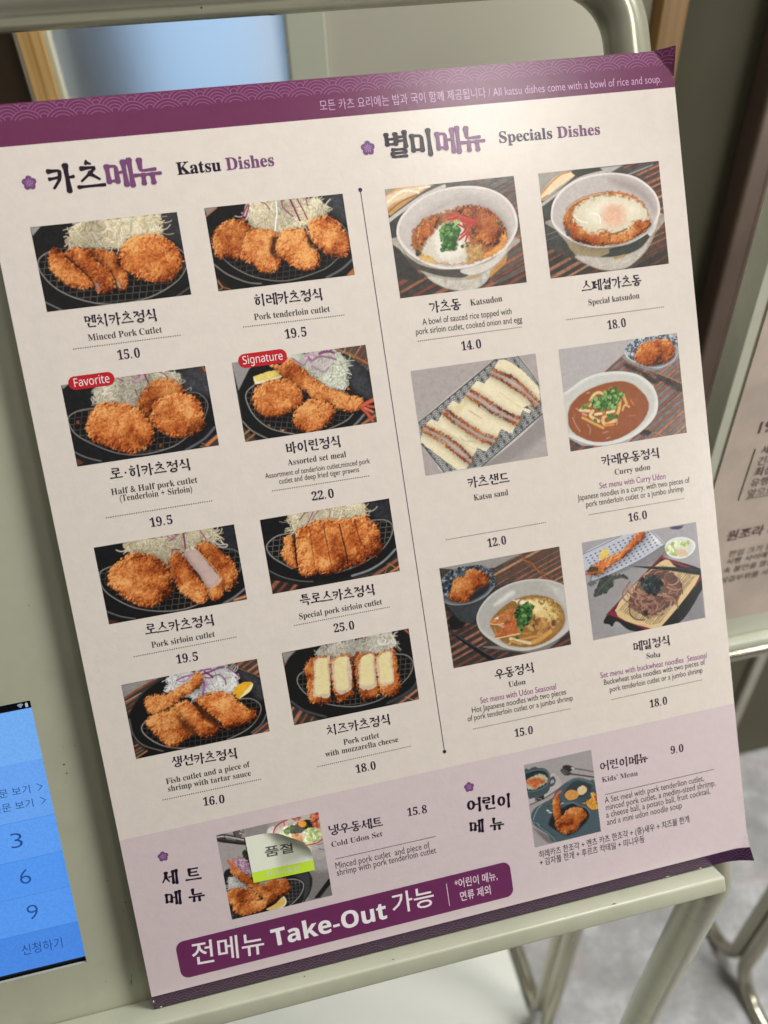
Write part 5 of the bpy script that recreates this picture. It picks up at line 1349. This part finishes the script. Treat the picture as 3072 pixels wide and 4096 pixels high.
later('soldout', '품절', 'hbold'); later('market', '현대식품관', 'hsans')
for i, s in enumerate(('전문 보기', '전문 보기', '3', '6', '9', '신청하기')): later('t%d' % i, s, 'light' if s.isdigit() else 'sans')
SIGN = [('193', 'hbold', .403, 1.1173, .0095, 1), ('세계', 'hsans', .4103, 1.1002, .0062, 0), ('긴자', 'hsans', .4105, 1.0912, .0062, 0), ('최상급', 'hbold', .4107, 1.0825, .0064, 0), ('유행과', 'hsans', .4107, 1.0734, .0062, 0), ('앞으로도', 'hsans', .4109, 1.0646, .0062, 0),
        ('원조라 자부', 'hbold', .4058, 1.0267, .0085, 1), ('한입 크기 동그란', 'hsans', .4125, 1.0095, .0056, 0), ('식빵 사이에 돈카', 'hsans', .4127, 1.0016, .0056, 0), ('속 불안을 많은', 'hsans', .4128, .9928, .0056, 0), ('삼겹부위를 사용한', 'hsans', .4130, .9826, .0056, 0)]
for i, s in enumerate(SIGN): later('s%d' % i, s[0], s[1])
dg = bpy.context.evaluated_depsgraph_get(); dg.update()
for T, ob in tjobs:
    kind, s, font, colr, ax, ay, bx, by, h, cond = T
    A, B = (ax, ay), (bx, by); par = {'header': hb, 'banner': ban}.get(kind, badge.get(kind, menu)); z = .11 if kind.startswith('badge') else .07
    cols = colr.split('|')
    if ob is None:
        parts = s.split('|'); wv, wh = (.20, .118) if font == 'brushb' else (.14, .10)
        strokes = []
        if len(parts) == 1: strokes = [(v_, f_, 0) for v_, f_ in brush_strokes(s, A, B, h * .92, wv, wh)]
        else:
            M_ = (A[0] + (B[0] - A[0]) * .5, A[1] + (B[1] - A[1]) * .5)
            strokes = [(v_, f_, 0) for v_, f_ in brush_strokes(parts[0], A, M_, h * .92, wv, wh)] + [(v_, f_, 1) for v_, f_ in brush_strokes(parts[1], M_, B, h * .92, wv, wh)]
        bmesh2d(PARTNAME[kind], strokes, None, z, par, mats=[ink(c) for c in cols])
    else:
        co, fs = text_data(ob, dg)
        ref = 'box' if font == 'hsans' and h else None
        P = fit(co, A, B, h, cond, ref)
        mi = 0
        if len(cols) > 1:
            cut = A[0] + (B[0] - A[0]) * (.495 if 'Katsu' in s else .58)
            fm = [1 if P[q[0], 0] > cut else 0 for q in fs]
            g = G(); g.add([bd(a, b, z) for a, b in P], fs); g.mi = fm; g.build(PARTNAME[kind], [ink(c) for c in cols], par)
        else: bmesh2d(PARTNAME[kind], [([tuple(p) for p in P], fs)], ink(colr), z, par)

# ------------------------------------------------------------------ the printed dish photographs: a small numpy paint box
def vnoise(nx, ny, lam, rg):
    gx, gy = int(nx / lam) + 3, int(ny / lam) + 3; t = rg.random((gy, gx)); x = np.arange(nx) / lam; y = np.arange(ny) / lam
    xi, yi = x.astype(int), y.astype(int); fx, fy = x - xi, y - yi; fx = fx * fx * (3 - 2 * fx); fy = fy * fy * (3 - 2 * fy)
    a = t[yi][:, xi]; b = t[yi][:, xi + 1]; c = t[yi + 1][:, xi]; d = t[yi + 1][:, xi + 1]
    return (a * (1 - fx) + b * fx) * (1 - fy[:, None]) + (c * (1 - fx) + d * fx) * fy[:, None]
def spline(P, n=6, closed=True):
    P = np.asarray(P, float); m = len(P); out = []
    for i in range(m if closed else m - 1):
        p0, p1, p2, p3 = (P[(i - 1) % m], P[i], P[(i + 1) % m], P[(i + 2) % m]) if closed else (P[max(i - 1, 0)], P[i], P[i + 1], P[min(i + 2, m - 1)])
        for k in range(n):
            t = k / n; out.append(.5 * ((2 * p1) + (-p0 + p2) * t + (2 * p0 - 5 * p1 + 4 * p2 - p3) * t * t + (-p0 + 3 * p1 - 3 * p2 + p3) * t ** 3))
    if not closed: out.append(P[-1])
    return np.array(out)
class Paint:
    def __init__(self, w_mm, h_mm, seed):
        self.nx = int(w_mm / .21); self.ny = int(h_mm / .21); self.px = 1000 / (self.nx - 1)
        self.X, self.Y = np.meshgrid(np.arange(self.nx) * self.px, np.arange(self.ny) * self.px)
        self.im = np.zeros((self.ny, self.nx, 3)); self.rg = np.random.default_rng(seed)
        self.N = {l: vnoise(self.nx, self.ny, l / self.px, self.rg) for l in (10, 16, 28, 60, 140)}
    def col(self, h): return h if not isinstance(h, str) else np.array([s2l(int(h[i:i + 2], 16) / 255) for i in (0, 2, 4)])
    def win(self, P, pad):
        x0 = max(int((P[:, 0].min() - pad) / self.px), 0); x1 = min(int((P[:, 0].max() + pad) / self.px) + 2, self.nx)
        y0 = max(int((P[:, 1].min() - pad) / self.px), 0); y1 = min(int((P[:, 1].max() + pad) / self.px) + 2, self.ny)
        return (slice(y0, y1), slice(x0, x1)) if x1 > x0 and y1 > y0 else None
    def dist(self, P, w, closed=True):
        X, Y = self.X[w], self.Y[w]; d2 = np.full(X.shape, 1e12); ins = np.zeros(X.shape, bool); n = len(P)
        for i in range(n if closed else n - 1):
            a, b = P[i], P[(i + 1) % n]; e = b - a; L = e @ e + 1e-9
            t = np.clip(((X - a[0]) * e[0] + (Y - a[1]) * e[1]) / L, 0, 1)
            d2 = np.minimum(d2, (X - a[0] - t * e[0]) ** 2 + (Y - a[1] - t * e[1]) ** 2)
            if closed and a[1] != b[1]:
                c = (a[1] > Y) != (b[1] > Y); ins ^= c & (X < a[0] + (Y - a[1]) / (b[1] - a[1]) * e[0])
        d = np.sqrt(d2); return np.where(ins, d, -d) if closed else d
    def blend(self, w, m, c): self.im[w] = self.im[w] * (1 - m[..., None]) + c * m[..., None]
    def sm(self, d, s): t = np.clip(d / s * .5 + .5, 0, 1); return t * t * (3 - 2 * t)
    def fill(self, pts, c, soft, en, cn, sharp=False):
        P = np.asarray(pts, float).reshape(-1, 2); P = P if sharp or len(P) < 5 else spline(P, 5); w = self.win(P, soft + en)
        if not w: return
        d = self.dist(P, w)
        if en: d = d + (self.N[16][w] - .5) * 2.2 * en
        k = self.N[28][w] * .5 + self.N[10][w] * .5 - .5
        self.blend(w, self.sm(d, max(soft, self.px * 1.2)), self.col(c) * np.clip(1 + k * 4.0 * cn, .1, 3)[..., None])
    def stroke(self, pts, c, wd, smooth=True, var=.12, op=1.0):
        P = np.asarray(pts, float).reshape(-1, 2); P = spline(P, 6, False) if smooth and len(P) > 2 else P; w = self.win(P, wd)
        if not w: return
        d = wd / 2 - self.dist(P, w, False); cov = min(1, wd / (self.px * 1.1)) * op
        k = self.N[10][w] - .5
        rl = 1.0 if wd < 17 else .66 + .48 * np.sqrt(np.clip(d / (wd / 2), 0, 1)); self.blend(w, self.sm(d, self.px * 1.3) * cov, self.col(c) * ((1 + k * 2 * var) * rl)[..., None])
    def crumb(self, pts, tone, sauced):
        P = spline(np.asarray(pts, float).reshape(-1, 2), 5)
        ws = self.win(P + (10, 16), 60)
        if ws: self.blend(ws, self.sm(self.dist(P + (8, 14), ws) + 8, 46) * .62, self.col('0c0705'))
        w = self.win(P, 20)
        if not w: return
        d = self.dist(P, w) + (self.N[16][w] - .5) * 20 + (self.N[10][w] - .5) * 16
        r = max(d.max(), 1); t = np.clip(d / (.75 * r), 0, 1); dome = np.sqrt(np.clip(1 - (1 - t) ** 2, 0, 1)) * r * .5
        rid = lambda n: 1 - np.abs(2 * n - 1)
        hgt = dome + rid(self.N[28][w]) * 8 + rid(self.N[16][w]) * 3 + self.N[60][w] * 30
        gy, gx = np.gradient(hgt, self.px)
        val = .60 + .22 * (gy * .75 + gx * .55) + .22 * (self.N[28][w] - .5) + .34 * (self.N[60][w] - .5) + .62 * (self.N[140][w] - .5) - .20 * (1 - t) ** 3
        pal = np.array([self.col(x) for x in ('3a1405', '7e3210', 'b15a24', 'cc783a', 'e8aa68')]); q = np.linspace(0, 1, 5)
        tone = tone * (.97 if not sauced else .92)
        shade = lambda v: np.stack([np.interp(np.clip(v, 0, 1), q, pal[:, i]) for i in range(3)], -1) * tone
        c = shade(val); g = np.clip((self.N[60][w] - .52) * 2.4, 0, 1)[..., None]; c = c * (1 - .4 * g) + self.col('c68440') * .4 * g * tone * (.6 + .7 * np.clip(val, 0, 1))[..., None]
        self.blend(w, self.sm(d, self.px * 1.8), c)
        P2 = P[::5]; area = .5 * abs(np.sum(P2[:, 0] * np.roll(P2[:, 1], 1) - P2[:, 1] * np.roll(P2[:, 0], 1))); n = int(area / 105); rg = self.rg
        pts_ = self.inside(P2.ravel(), n) + [p + rg.normal(0, 5, 2) for p in P[:: max(1, int(len(P) * 9 / max(n, 1)))]]
        ox, oy = w[1].start, w[0].start; hh, ww = val.shape
        for p in pts_:
            xi, yi = int(p[0] / self.px) - ox, int(p[1] / self.px) - oy
            if not (0 <= xi < ww and 0 <= yi < hh): continue
            a = rg.uniform(0, 6.28); L = rg.uniform(8, 20) * .5; e = np.array([math.cos(a), math.sin(a)]) * L; up = .19 if rg.random() < .62 else -.26
            v_ = val[yi, xi] + up * rg.uniform(.4, 1.2) * (1.25 if sauced == 0 else .9); cc = [np.interp(min(max(v_, 0), 1), q, pal[:, i]) * tone for i in range(3)]
            self.stroke([p - e, p + e * .2 + rg.normal(0, 1.5, 2), p + e], np.array(cc), rg.uniform(3.4, 6.0), False, 0, .75)
    def inside(self, pts, n):
        P = np.asarray(pts, float).reshape(-1, 2); lo, hi = P.min(0), P.max(0); out = []
        for _ in range(n * 12):
            p = lo + self.rg.random(2) * (hi - lo); c = False
            for i in range(len(P)):
                a, b = P[i], P[i - 1]
                if (a[1] > p[1]) != (b[1] > p[1]) and p[0] < a[0] + (p[1] - a[1]) / (b[1] - a[1]) * (b[0] - a[0]): c = not c
            if c: out.append(p)
            if len(out) >= n: break
        return out
    def cabbage(self, pts, n, cols, ln, base):
        P = np.asarray(pts, float).reshape(-1, 2); Ps = spline(P, 5); w = self.win(Ps, 12); d = self.dist(Ps, w) + (self.N[28][w] - .5) * 34 + (self.N[16][w] - .5) * 16; m = self.sm(d, 8)
        self.blend(w, m, self.col(base) * np.clip(.62 + .8 * self.N[60][w] * (.6 + .5 * self.N[140][w]), .2, 1.1)[..., None]); rg = self.rg; cen = P.mean(0)
        for i, p in enumerate(self.inside(pts, int(n * 2.6))):
            a = rg.uniform(0, 6.28) if i % 2 else rg.normal(1.2, .5); k = rg.normal(0, .45); L = ln * rg.uniform(.35, .95); q = [p]
            for s in range(4): a += k; q.append(q[-1] + np.array([math.cos(a), math.sin(a)]) * L / 4)
            c = self.col(cols[rg.integers(len(cols))]) * rg.uniform(.8, 1.06)
            if rg.random() < .3: self.stroke(np.array(q) + 4, '6f6650', 6, True, .1, .55)
            self.stroke(q, c, rg.uniform(3.4, 7.2), True, .1, .72)
        for _ in range(34):     # loose ends round the edge
            i = rg.integers(len(P)); p = P[i] + (P[i - 1] - P[i]) * rg.random(); o = (p - cen); o /= np.linalg.norm(o) + 1e-6; a = math.atan2(o[1], o[0]) + rg.normal(0, .9); q = [p - o * 10]
            for s in range(3): a += rg.normal(0, .5); q.append(q[-1] + np.array([math.cos(a), math.sin(a)]) * ln * .10)
            self.stroke(q, self.col(cols[rg.integers(2)]) * .85, rg.uniform(3, 5.5), True, .1, .85)
        self.im[w] *= (1 - m * np.clip(.46 - .75 * self.N[140][w], 0, .3))[..., None]
    def lattice(self, pts, d1, d2, c, wd):
        P = np.asarray(pts, float).reshape(-1, 2); Ps = spline(P, 5); w = self.win(Ps, 4); inside = self.dist(Ps, w)
        d1, d2 = np.array(d1), np.array(d2); det = d1[0] * d2[1] - d1[1] * d2[0]; X, Y = self.X[w] - P[0, 0], self.Y[w] - P[0, 1]
        a = (X * d2[1] - Y * d2[0]) / det; b = (d1[0] * Y - d1[1] * X) / det
        a = a + .022 * np.sin(b * 6.28); b = b + .022 * np.sin(a * 6.28)
        l1, l2 = np.linalg.norm(d1), np.linalg.norm(d2)
        da = np.abs((a + .5) % 1 - .5) * l1; db = np.abs((b + .5) % 1 - .5) * l2
        m = np.maximum(self.sm(wd / 2 - da, self.px * 1.2), self.sm(wd / 2 - db, self.px * 1.2)) * min(1, wd / self.px) * self.sm(inside, 6)
        self.blend(w, m * np.clip(.35 + 1.1 * self.N[60][w], 0, 1), self.col(c))
    def slats(self, pts, d, per, cols, base):
        grey = lambda c: c * .72 + c.mean() * .28
        P = np.asarray(pts, float).reshape(-1, 2); w = self.win(P, 4)
        if not w: return
        m = self.sm(self.dist(P, w), 5); d = np.array(d, float); d /= np.linalg.norm(d); n = np.array([-d[1], d[0]])
        s = (self.X[w] * n[0] + self.Y[w] * n[1]) / per; al = self.X[w] * d[0] + self.Y[w] * d[1]
        i = np.floor(s).astype(int); fr = s - i; rg2 = np.random.default_rng(3); tab = np.array([grey(self.col(cols[k])) * f_ for k, f_ in zip(rg2.integers(0, len(cols), 400), rg2.uniform(.75, 1.2, 400))])
        c = tab[i % 400]; wdt = .50 + .12 * np.sin(i * 2.3); x = fr / wdt
        shade = np.where(x < 1, .40 + .55 * np.sin(np.clip(x, 0, 1) * math.pi), 0); rod = self.sm((wdt - fr) * per, self.px * 1.5) * self.sm(fr * per, self.px * 1.5)
        b = self.col(base) * (1 + .5 * (self.N[28][w] - .5))[..., None]
        grain = 1 + .5 * (self.N[10][w] - .5) + .35 * (self.N[60][w] - .5)
        self.blend(w, m, b * (1 - rod[..., None]) + c * (shade * grain)[..., None] * rod[..., None])
    def blobs(self, pts, n, cols, size):
        rg = self.rg
        for p in self.inside(pts, n):
            a = rg.uniform(0, 6.28); s = size * 1.55 * rg.uniform(.5, 1.1); e = rg.uniform(.4, 1.0)
            q = [p + np.array([math.cos(t) * math.cos(a) * s * .6 - math.sin(t) * math.sin(a) * s * .6 * e, math.cos(t) * math.sin(a) * s * .6 + math.sin(t) * math.cos(a) * s * .6 * e]) for t in np.linspace(0, 6.28, 8)[:-1]]
            c = cols[rg.integers(len(cols))]; self.fill(np.array(q).ravel(), c, 4, 0, .12)
            if rg.random() < .5 and size > 14: self.stroke([q[0] * .7 + p * .3, q[1] * .7 + p * .3, q[2] * .7 + p * .3], cols[0] if rg.random() < .5 else cols[-1], 3.4)
    def stars(self, pts, d1, d2, c, c2):
        P = np.asarray(pts, float).reshape(-1, 2); w = self.win(P, 3); m = self.sm(self.dist(P, w), 5); d1, d2 = np.array(d1), np.array(d2); keep = self.im.copy()
        for i in range(-30, 31):
            for j in range(-30, 31):
                p = P[0] + d1 * i * .62 + d2 * j * .62
                if not (-60 < p[0] < 1060 and -60 < p[1] < self.ny * self.px + 60): continue
                for k in range(12):
                    a = k * math.pi / 6; L = 33 if k % 2 else 38; e = p + np.array([math.cos(a), math.sin(a)]) * L; self.stroke([p, e], c, 5.0, False)
        new = self.im.copy(); self.im = keep; self.im[w] = keep[w] * (1 - m[..., None]) + new[w] * m[..., None]
    def run(self, ops):
        for o in ops:
            k = o[0]
            if k == 'F': self.fill(*o[1:])
            elif k == 'C': self.crumb(*o[1:])
            elif k == 'X': self.fill(*o[1:], sharp=True)
            elif k == 'S': self.stroke(*o[1:])
            elif k == 'V':
                P = spline(np.asarray(o[1], float).reshape(-1, 2), 8, False)
                for p in P:
                    if self.rg.random() < .55: q = p + self.rg.normal(0, 5, 2); self.stroke([q, q + self.rg.normal(0, 7, 2)], o[2], o[3] * self.rg.uniform(.5, 1), False)
            elif k == 'K': self.cabbage(*o[1:])
            elif k == 'M': self.lattice(*o[1:])
            elif k == 'T': self.slats(*o[1:])
            elif k == 'G': self.blobs(*o[1:])
            elif k == 'A': self.stars(*o[1:])
            elif k == 'O':
                P = np.asarray(o[1], float).reshape(-1, 2); D_ = np.asarray(o[2], float).reshape(-1, 2); keep = self.im.copy()
                for p in D_: self.stroke([p - (3, 0), p + (3, 0)], o[3], o[4], False)
                w = self.win(P, 3); m = self.sm(self.dist(P, w), 4); new = self.im; self.im = keep; self.im[w] = keep[w] * (1 - m[..., None]) + new[w] * m[..., None]
        self.im *= (1 + .10 * (self.rg.random(self.im.shape[:2]) - .5))[..., None]
def photo_mat():
    m = Mat('printed_photograph'); a = m.node('ShaderNodeAttribute'); a.attribute_name = 'print'
    m.color(a.outputs['Color']).set(Roughness=.31); m.b.inputs['Specular IOR Level'].default_value = .4; m.b.inputs['Coat Weight'].default_value = 1.0; m.b.inputs['Coat IOR'].default_value = 1.6; m.b.inputs['Coat Roughness'].default_value = .23
    m.bump(m.noise(260, 4, .7), .11, .0008); return m.m
PHOTO = photo_mat()
PLABEL = {1: 'photo of sliced and round minced pork cutlet', 2: 'photo of four tenderloin cutlets', 3: 'photo of three cutlets under the Favorite badge', 4: 'photo of cutlets with a long prawn', 5: 'photo of round cutlet and cut sirloin', 6: 'photo of large sliced sirloin cutlet', 7: 'photo of fish cutlets with lemon', 8: 'photo of four cheese cutlet halves',
          9: 'photo of rice bowl with red ginger', 10: 'photo of rice bowl with fried egg', 11: 'photo of cutlet sandwiches on patterned tray', 12: 'photo of curry noodle plate', 13: 'photo of noodle soup bowl', 14: 'photo of brown noodles on bamboo tray', 15: 'photo of cutlets and noodle bowl half covered by sticker', 16: 'photo of children tray meal'}
for k, (rc, ops) in PHOTOS.items():
    l, b, r, t = rc; p = Paint(r - l, t - b, 100 + k); p.run(ops)
    nx, ny = p.nx, p.ny; im = np.clip(p.im * KP, 0, .92)
    us, vs = np.linspace(l, r, nx) * .001, np.linspace(t, b, ny) * .001
    co = np.zeros((ny, nx, 3)); co[..., 0] = us[None, :]; co[..., 1] = vs[:, None]; co[..., 2] = 4e-5
    i = np.arange((ny - 1) * (nx - 1)); rr_, cc_ = i // (nx - 1), i % (nx - 1); a = rr_ * nx + cc_
    fc = np.stack([a + nx, a + nx + 1, a + 1, a], 1)
    me = bpy.data.meshes.new('dish_photo'); me.vertices.add(nx * ny); me.vertices.foreach_set('co', co.ravel())
    me.loops.add(fc.size); me.loops.foreach_set('vertex_index', fc.ravel().astype(np.int32)); me.polygons.add(len(fc)); me.polygons.foreach_set('loop_start', np.arange(0, fc.size, 4, dtype=np.int32))
    me.update(calc_edges=True)
    at = me.color_attributes.new('print', 'FLOAT_COLOR', 'POINT'); at.data.foreach_set('color', np.concatenate([im, np.ones((ny, nx, 1))], 2).astype(np.float32).ravel())
    me.materials.append(PHOTO); o = bpy.data.objects.new('dish_photo', me); COL.objects.link(o); o.parent = menu; o['label'] = PLABEL[k]

# ------------------------------------------------------------------ sold-out sticker on the menu
SKO = Vector((.0720, .0630, .0003)); stk = empty('sticker', BOARD @ Matrix.Translation(SKO)); tag(stk, 'white and lime green sold out sticker with curling corner on the menu', 'sticker')
c_bl, c_br, c_tl, c_tr = np.array([57.2, 52.0]), np.array([87.3, 51.2]), np.array([57.0, 76.1]), np.array([87.2, 75.2])
def lift(u, v):
    """the upper right corner curls up off the menu"""
    d = max(0.0, ((u - 65.0) * .62 + (v - 76.3) * .78) + 2.4); e = max(0.0, (v - 66) * .06)
    return .05 + .010 * d * d + .1 * e
def curl(u, v):
    """roll the corner over: points past the fold travel round a cylinder"""
    n = np.array([.66, .751]); s = (np.array([u, v]) - np.array([62.4, 77.4])) @ n; R_ = 8.0
    if s <= 0: return u, v, .06
    a = min(s / R_, .95); x = R_ * math.sin(a) + (s - a * R_) * math.cos(a); z = R_ * (1 - math.cos(a)) + max(0, s - a * R_) * math.sin(a); p = np.array([u, v]) + n * (x - s)
    return p[0], p[1], .06 + z
def sgrid(y0, y1, n=40, m=30):
    vv = []; 
    for j in range(m + 1):
        q = y0 + (y1 - y0) * j / m
        for i in range(n + 1):
            p = i / n; rr = .045
            base = (c_bl * (1 - p) + c_br * p) * (1 - q) + (c_tl * (1 - p) + c_tr * p) * q
            vv.append((base[0], base[1]))
    return vv, [(j * (n + 1) + i, j * (n + 1) + i + 1, (j + 1) * (n + 1) + i + 1, (j + 1) * (n + 1) + i) for j in range(m) for i in range(n)]
def sk(p, dz): 
    u, v, z = curl(*p); return (u * .001 - SKO.x, v * .001 - SKO.y, (z + dz) * .001)
SW = Mat('sticker_white').set(Base_Color=(.82, .85, .70, 1), Roughness=.38).m
SG = Mat('sticker_lime').set(Base_Color=(*hexl('b4d23a', 1.3), 1), Roughness=.38).m
for nm, y0, y1, mt in (('white_paper', .225, 1.0, SW), ('lime_band', 0.0, .225, SG)):
    v, f = sgrid(y0, y1, 40, 30 if y1 == 1 else 8); link_mesh(nm, [sk(p, 0) for p in v], f, mt, stk, smooth=True)
for key, A, B, h, mt in (('soldout', (64.9, 63.6), (78.6, 62.9), 5.4, Mat('sticker_grey').set(Base_Color=(.11, .11, .10, 1), Roughness=.5).m), ('market', (63.6, 53.3), (80.0, 52.8), 2.9, Mat('sticker_letter_white').set(Base_Color=(.72, .78, .50, 1), Roughness=.5).m)):
    co, fs = text_data(extra[key], dg); P = fit(co, A, B, h, None, 'box'); link_mesh('sticker_lettering', [sk(p, .05) for p in P], fs, mt, stk)

# ------------------------------------------------------------------ tablet lettering
KEYINK = scr_mat('key_ink', hexl('1d4f95'), .9)
def tabtext(key, A, B, h, name):
    co, fs = text_data(extra[key], dg); P = fit(np.asarray(co), A, B, h, None, 'box'); z = .0005
    link_mesh(name, [(p[0] * .001 - (SU1 - .107), p[1] * .001 - (SV0 + SV1) / 2, z) for p in P], fs, KEYINK, tab)
tabtext('t0', (-56.5, 116.1), (-38.05, 115.6), 4.2, 'notice_lettering'); tabtext('t1', (-56.5, 108.9), (-38.0, 108.6), 4.2, 'notice_lettering')
for key, a in (('t2', Q.TAB['k3']), ('t3', Q.TAB['k6']), ('t4', Q.TAB['k9'])): tabtext(key, a[:2], a[2:], 7.4, 'key_digit')
tabtext('t5', Q.TAB['ok'][:2], Q.TAB['ok'][2:], 5.6, 'button_lettering')
for c in (Q.TAB['g1'], Q.TAB['g2']):
    g = G()
    for a, b in (((c[0], c[1] + 1.8), (c[0] + 2.2, c[1])), ((c[0] + 2.2, c[1]), (c[0], c[1] - 1.8))):
        v, f = line2d(a, b, .34); g.add([(p[0] * .001 - (SU1 - .107), p[1] * .001 - (SV0 + SV1) / 2, .0005) for p in v], f)
    g.build('arrow_mark', KEYINK, tab)
ICON = scr_mat('icon_light', (.55, .65, .8), .8)
g = G(); cx, cy = -34.3, 157.2
for rr in (.5, 1.0, 1.5, 2.0):
    an = np.linspace(math.radians(50), math.radians(130), 9); v = [(cx + (rr + d) * math.cos(a), cy + (rr + d) * math.sin(a)) for d in (.14, -.14) for a in an]
    g.add([(p[0] * .001 - (SU1 - .107), p[1] * .001 - (SV0 + SV1) / 2, .0006) for p in v], [(i, i + 1, 9 + i + 1, 9 + i)[::-1] for i in range(8)])
g.build('wifi_icon', ICON, tab)
g = G()
for (a, b, c, d) in ((-32.1, 157.2, -30.9, 159.1), (-31.75, 159.15, -31.25, 159.4)): g.add([(x * .001 - (SU1 - .107), y * .001 - (SV0 + SV1) / 2, .0006) for x, y in ((a, b), (c, b), (c, d), (a, d))], [(0, 1, 2, 3)])
g.build('battery_icon', ICON, tab)

# ------------------------------------------------------------------ the standing sign behind on the right
SB = Vector((.542, .19, 0)); sign = empty('standing_sign', Matrix.Translation(SB)); tag(sign, 'standing brown notice sign with pale metal frame and tube legs', 'sign')
ST = Matrix.Translation(-SB)
def at(x, y, z): return (x - SB.x, y - SB.y, z)
g = G(); g.box(at(.375, .185, .9085), at(.709, .2012, 1.56), .0012); autosmooth(g.build('frame', STAND, sign), 35)
g = G(); g.box(at(.375, .176, .9065), at(.709, .1848, .9145), .0012); autosmooth(g.build('lip', STAND, sign), 35)
POST = plain('brown_notice_print', (.56, .465, .395), .5, .16, 24)
g = G(); g.box(at(.3835, .1838, .938), at(.7005, .1849, 1.55)); g.build('notice_panel', POST, sign)
SINK = [Mat('notice_ink').set(Base_Color=(.10, .08, .07, 1), Roughness=.6).m, Mat('notice_maroon_ink').set(Base_Color=(.11, .05, .055, 1), Roughness=.6).m]
for i, (s, fo, x, z, h, m_) in enumerate(SIGN):
    co, fs = text_data(extra['s%d' % i], dg); sc_ = h / .80; x0 = co[:, 0].min()
    link_mesh('notice_lettering', [at(x + (p[0] - x0) * sc_, .1836, z + p[1] * sc_) for p in co], fs, SINK[m_], sign)
g = G(); g.box(at(.4050, .1834, 1.063), at(.4056, .1837, 1.105)); g.box(at(.4109, .1834, 1.0628), at(.438, .1837, 1.0633)); g.build('notice_rule', SINK[0], sign)
for X in (.375, .709):
    g = G()
    g.tube([Vector(at(*p)) for p in fillet([(X, .1855, .93), (X, .1855, .0115), (X, -.12, .0115)], .055, 10)], .0110, 22)
    g.tube([Vector(at(*p)) for p in fillet([(X, .2078, .93), (X, .2078, .0115), (X, .51, .0115)], .055, 10)], .0110, 22)
    autosmooth(g.build('leg', TUBE, sign), 60)
g = G(); g.tube([Vector(at(.362, .187, .890)), Vector(at(.722, .187, .890))], .0078, 20); autosmooth(g.build('cross_tube', TUBE, sign), 60)
for o in _jobs: bpy.data.objects.remove(o)
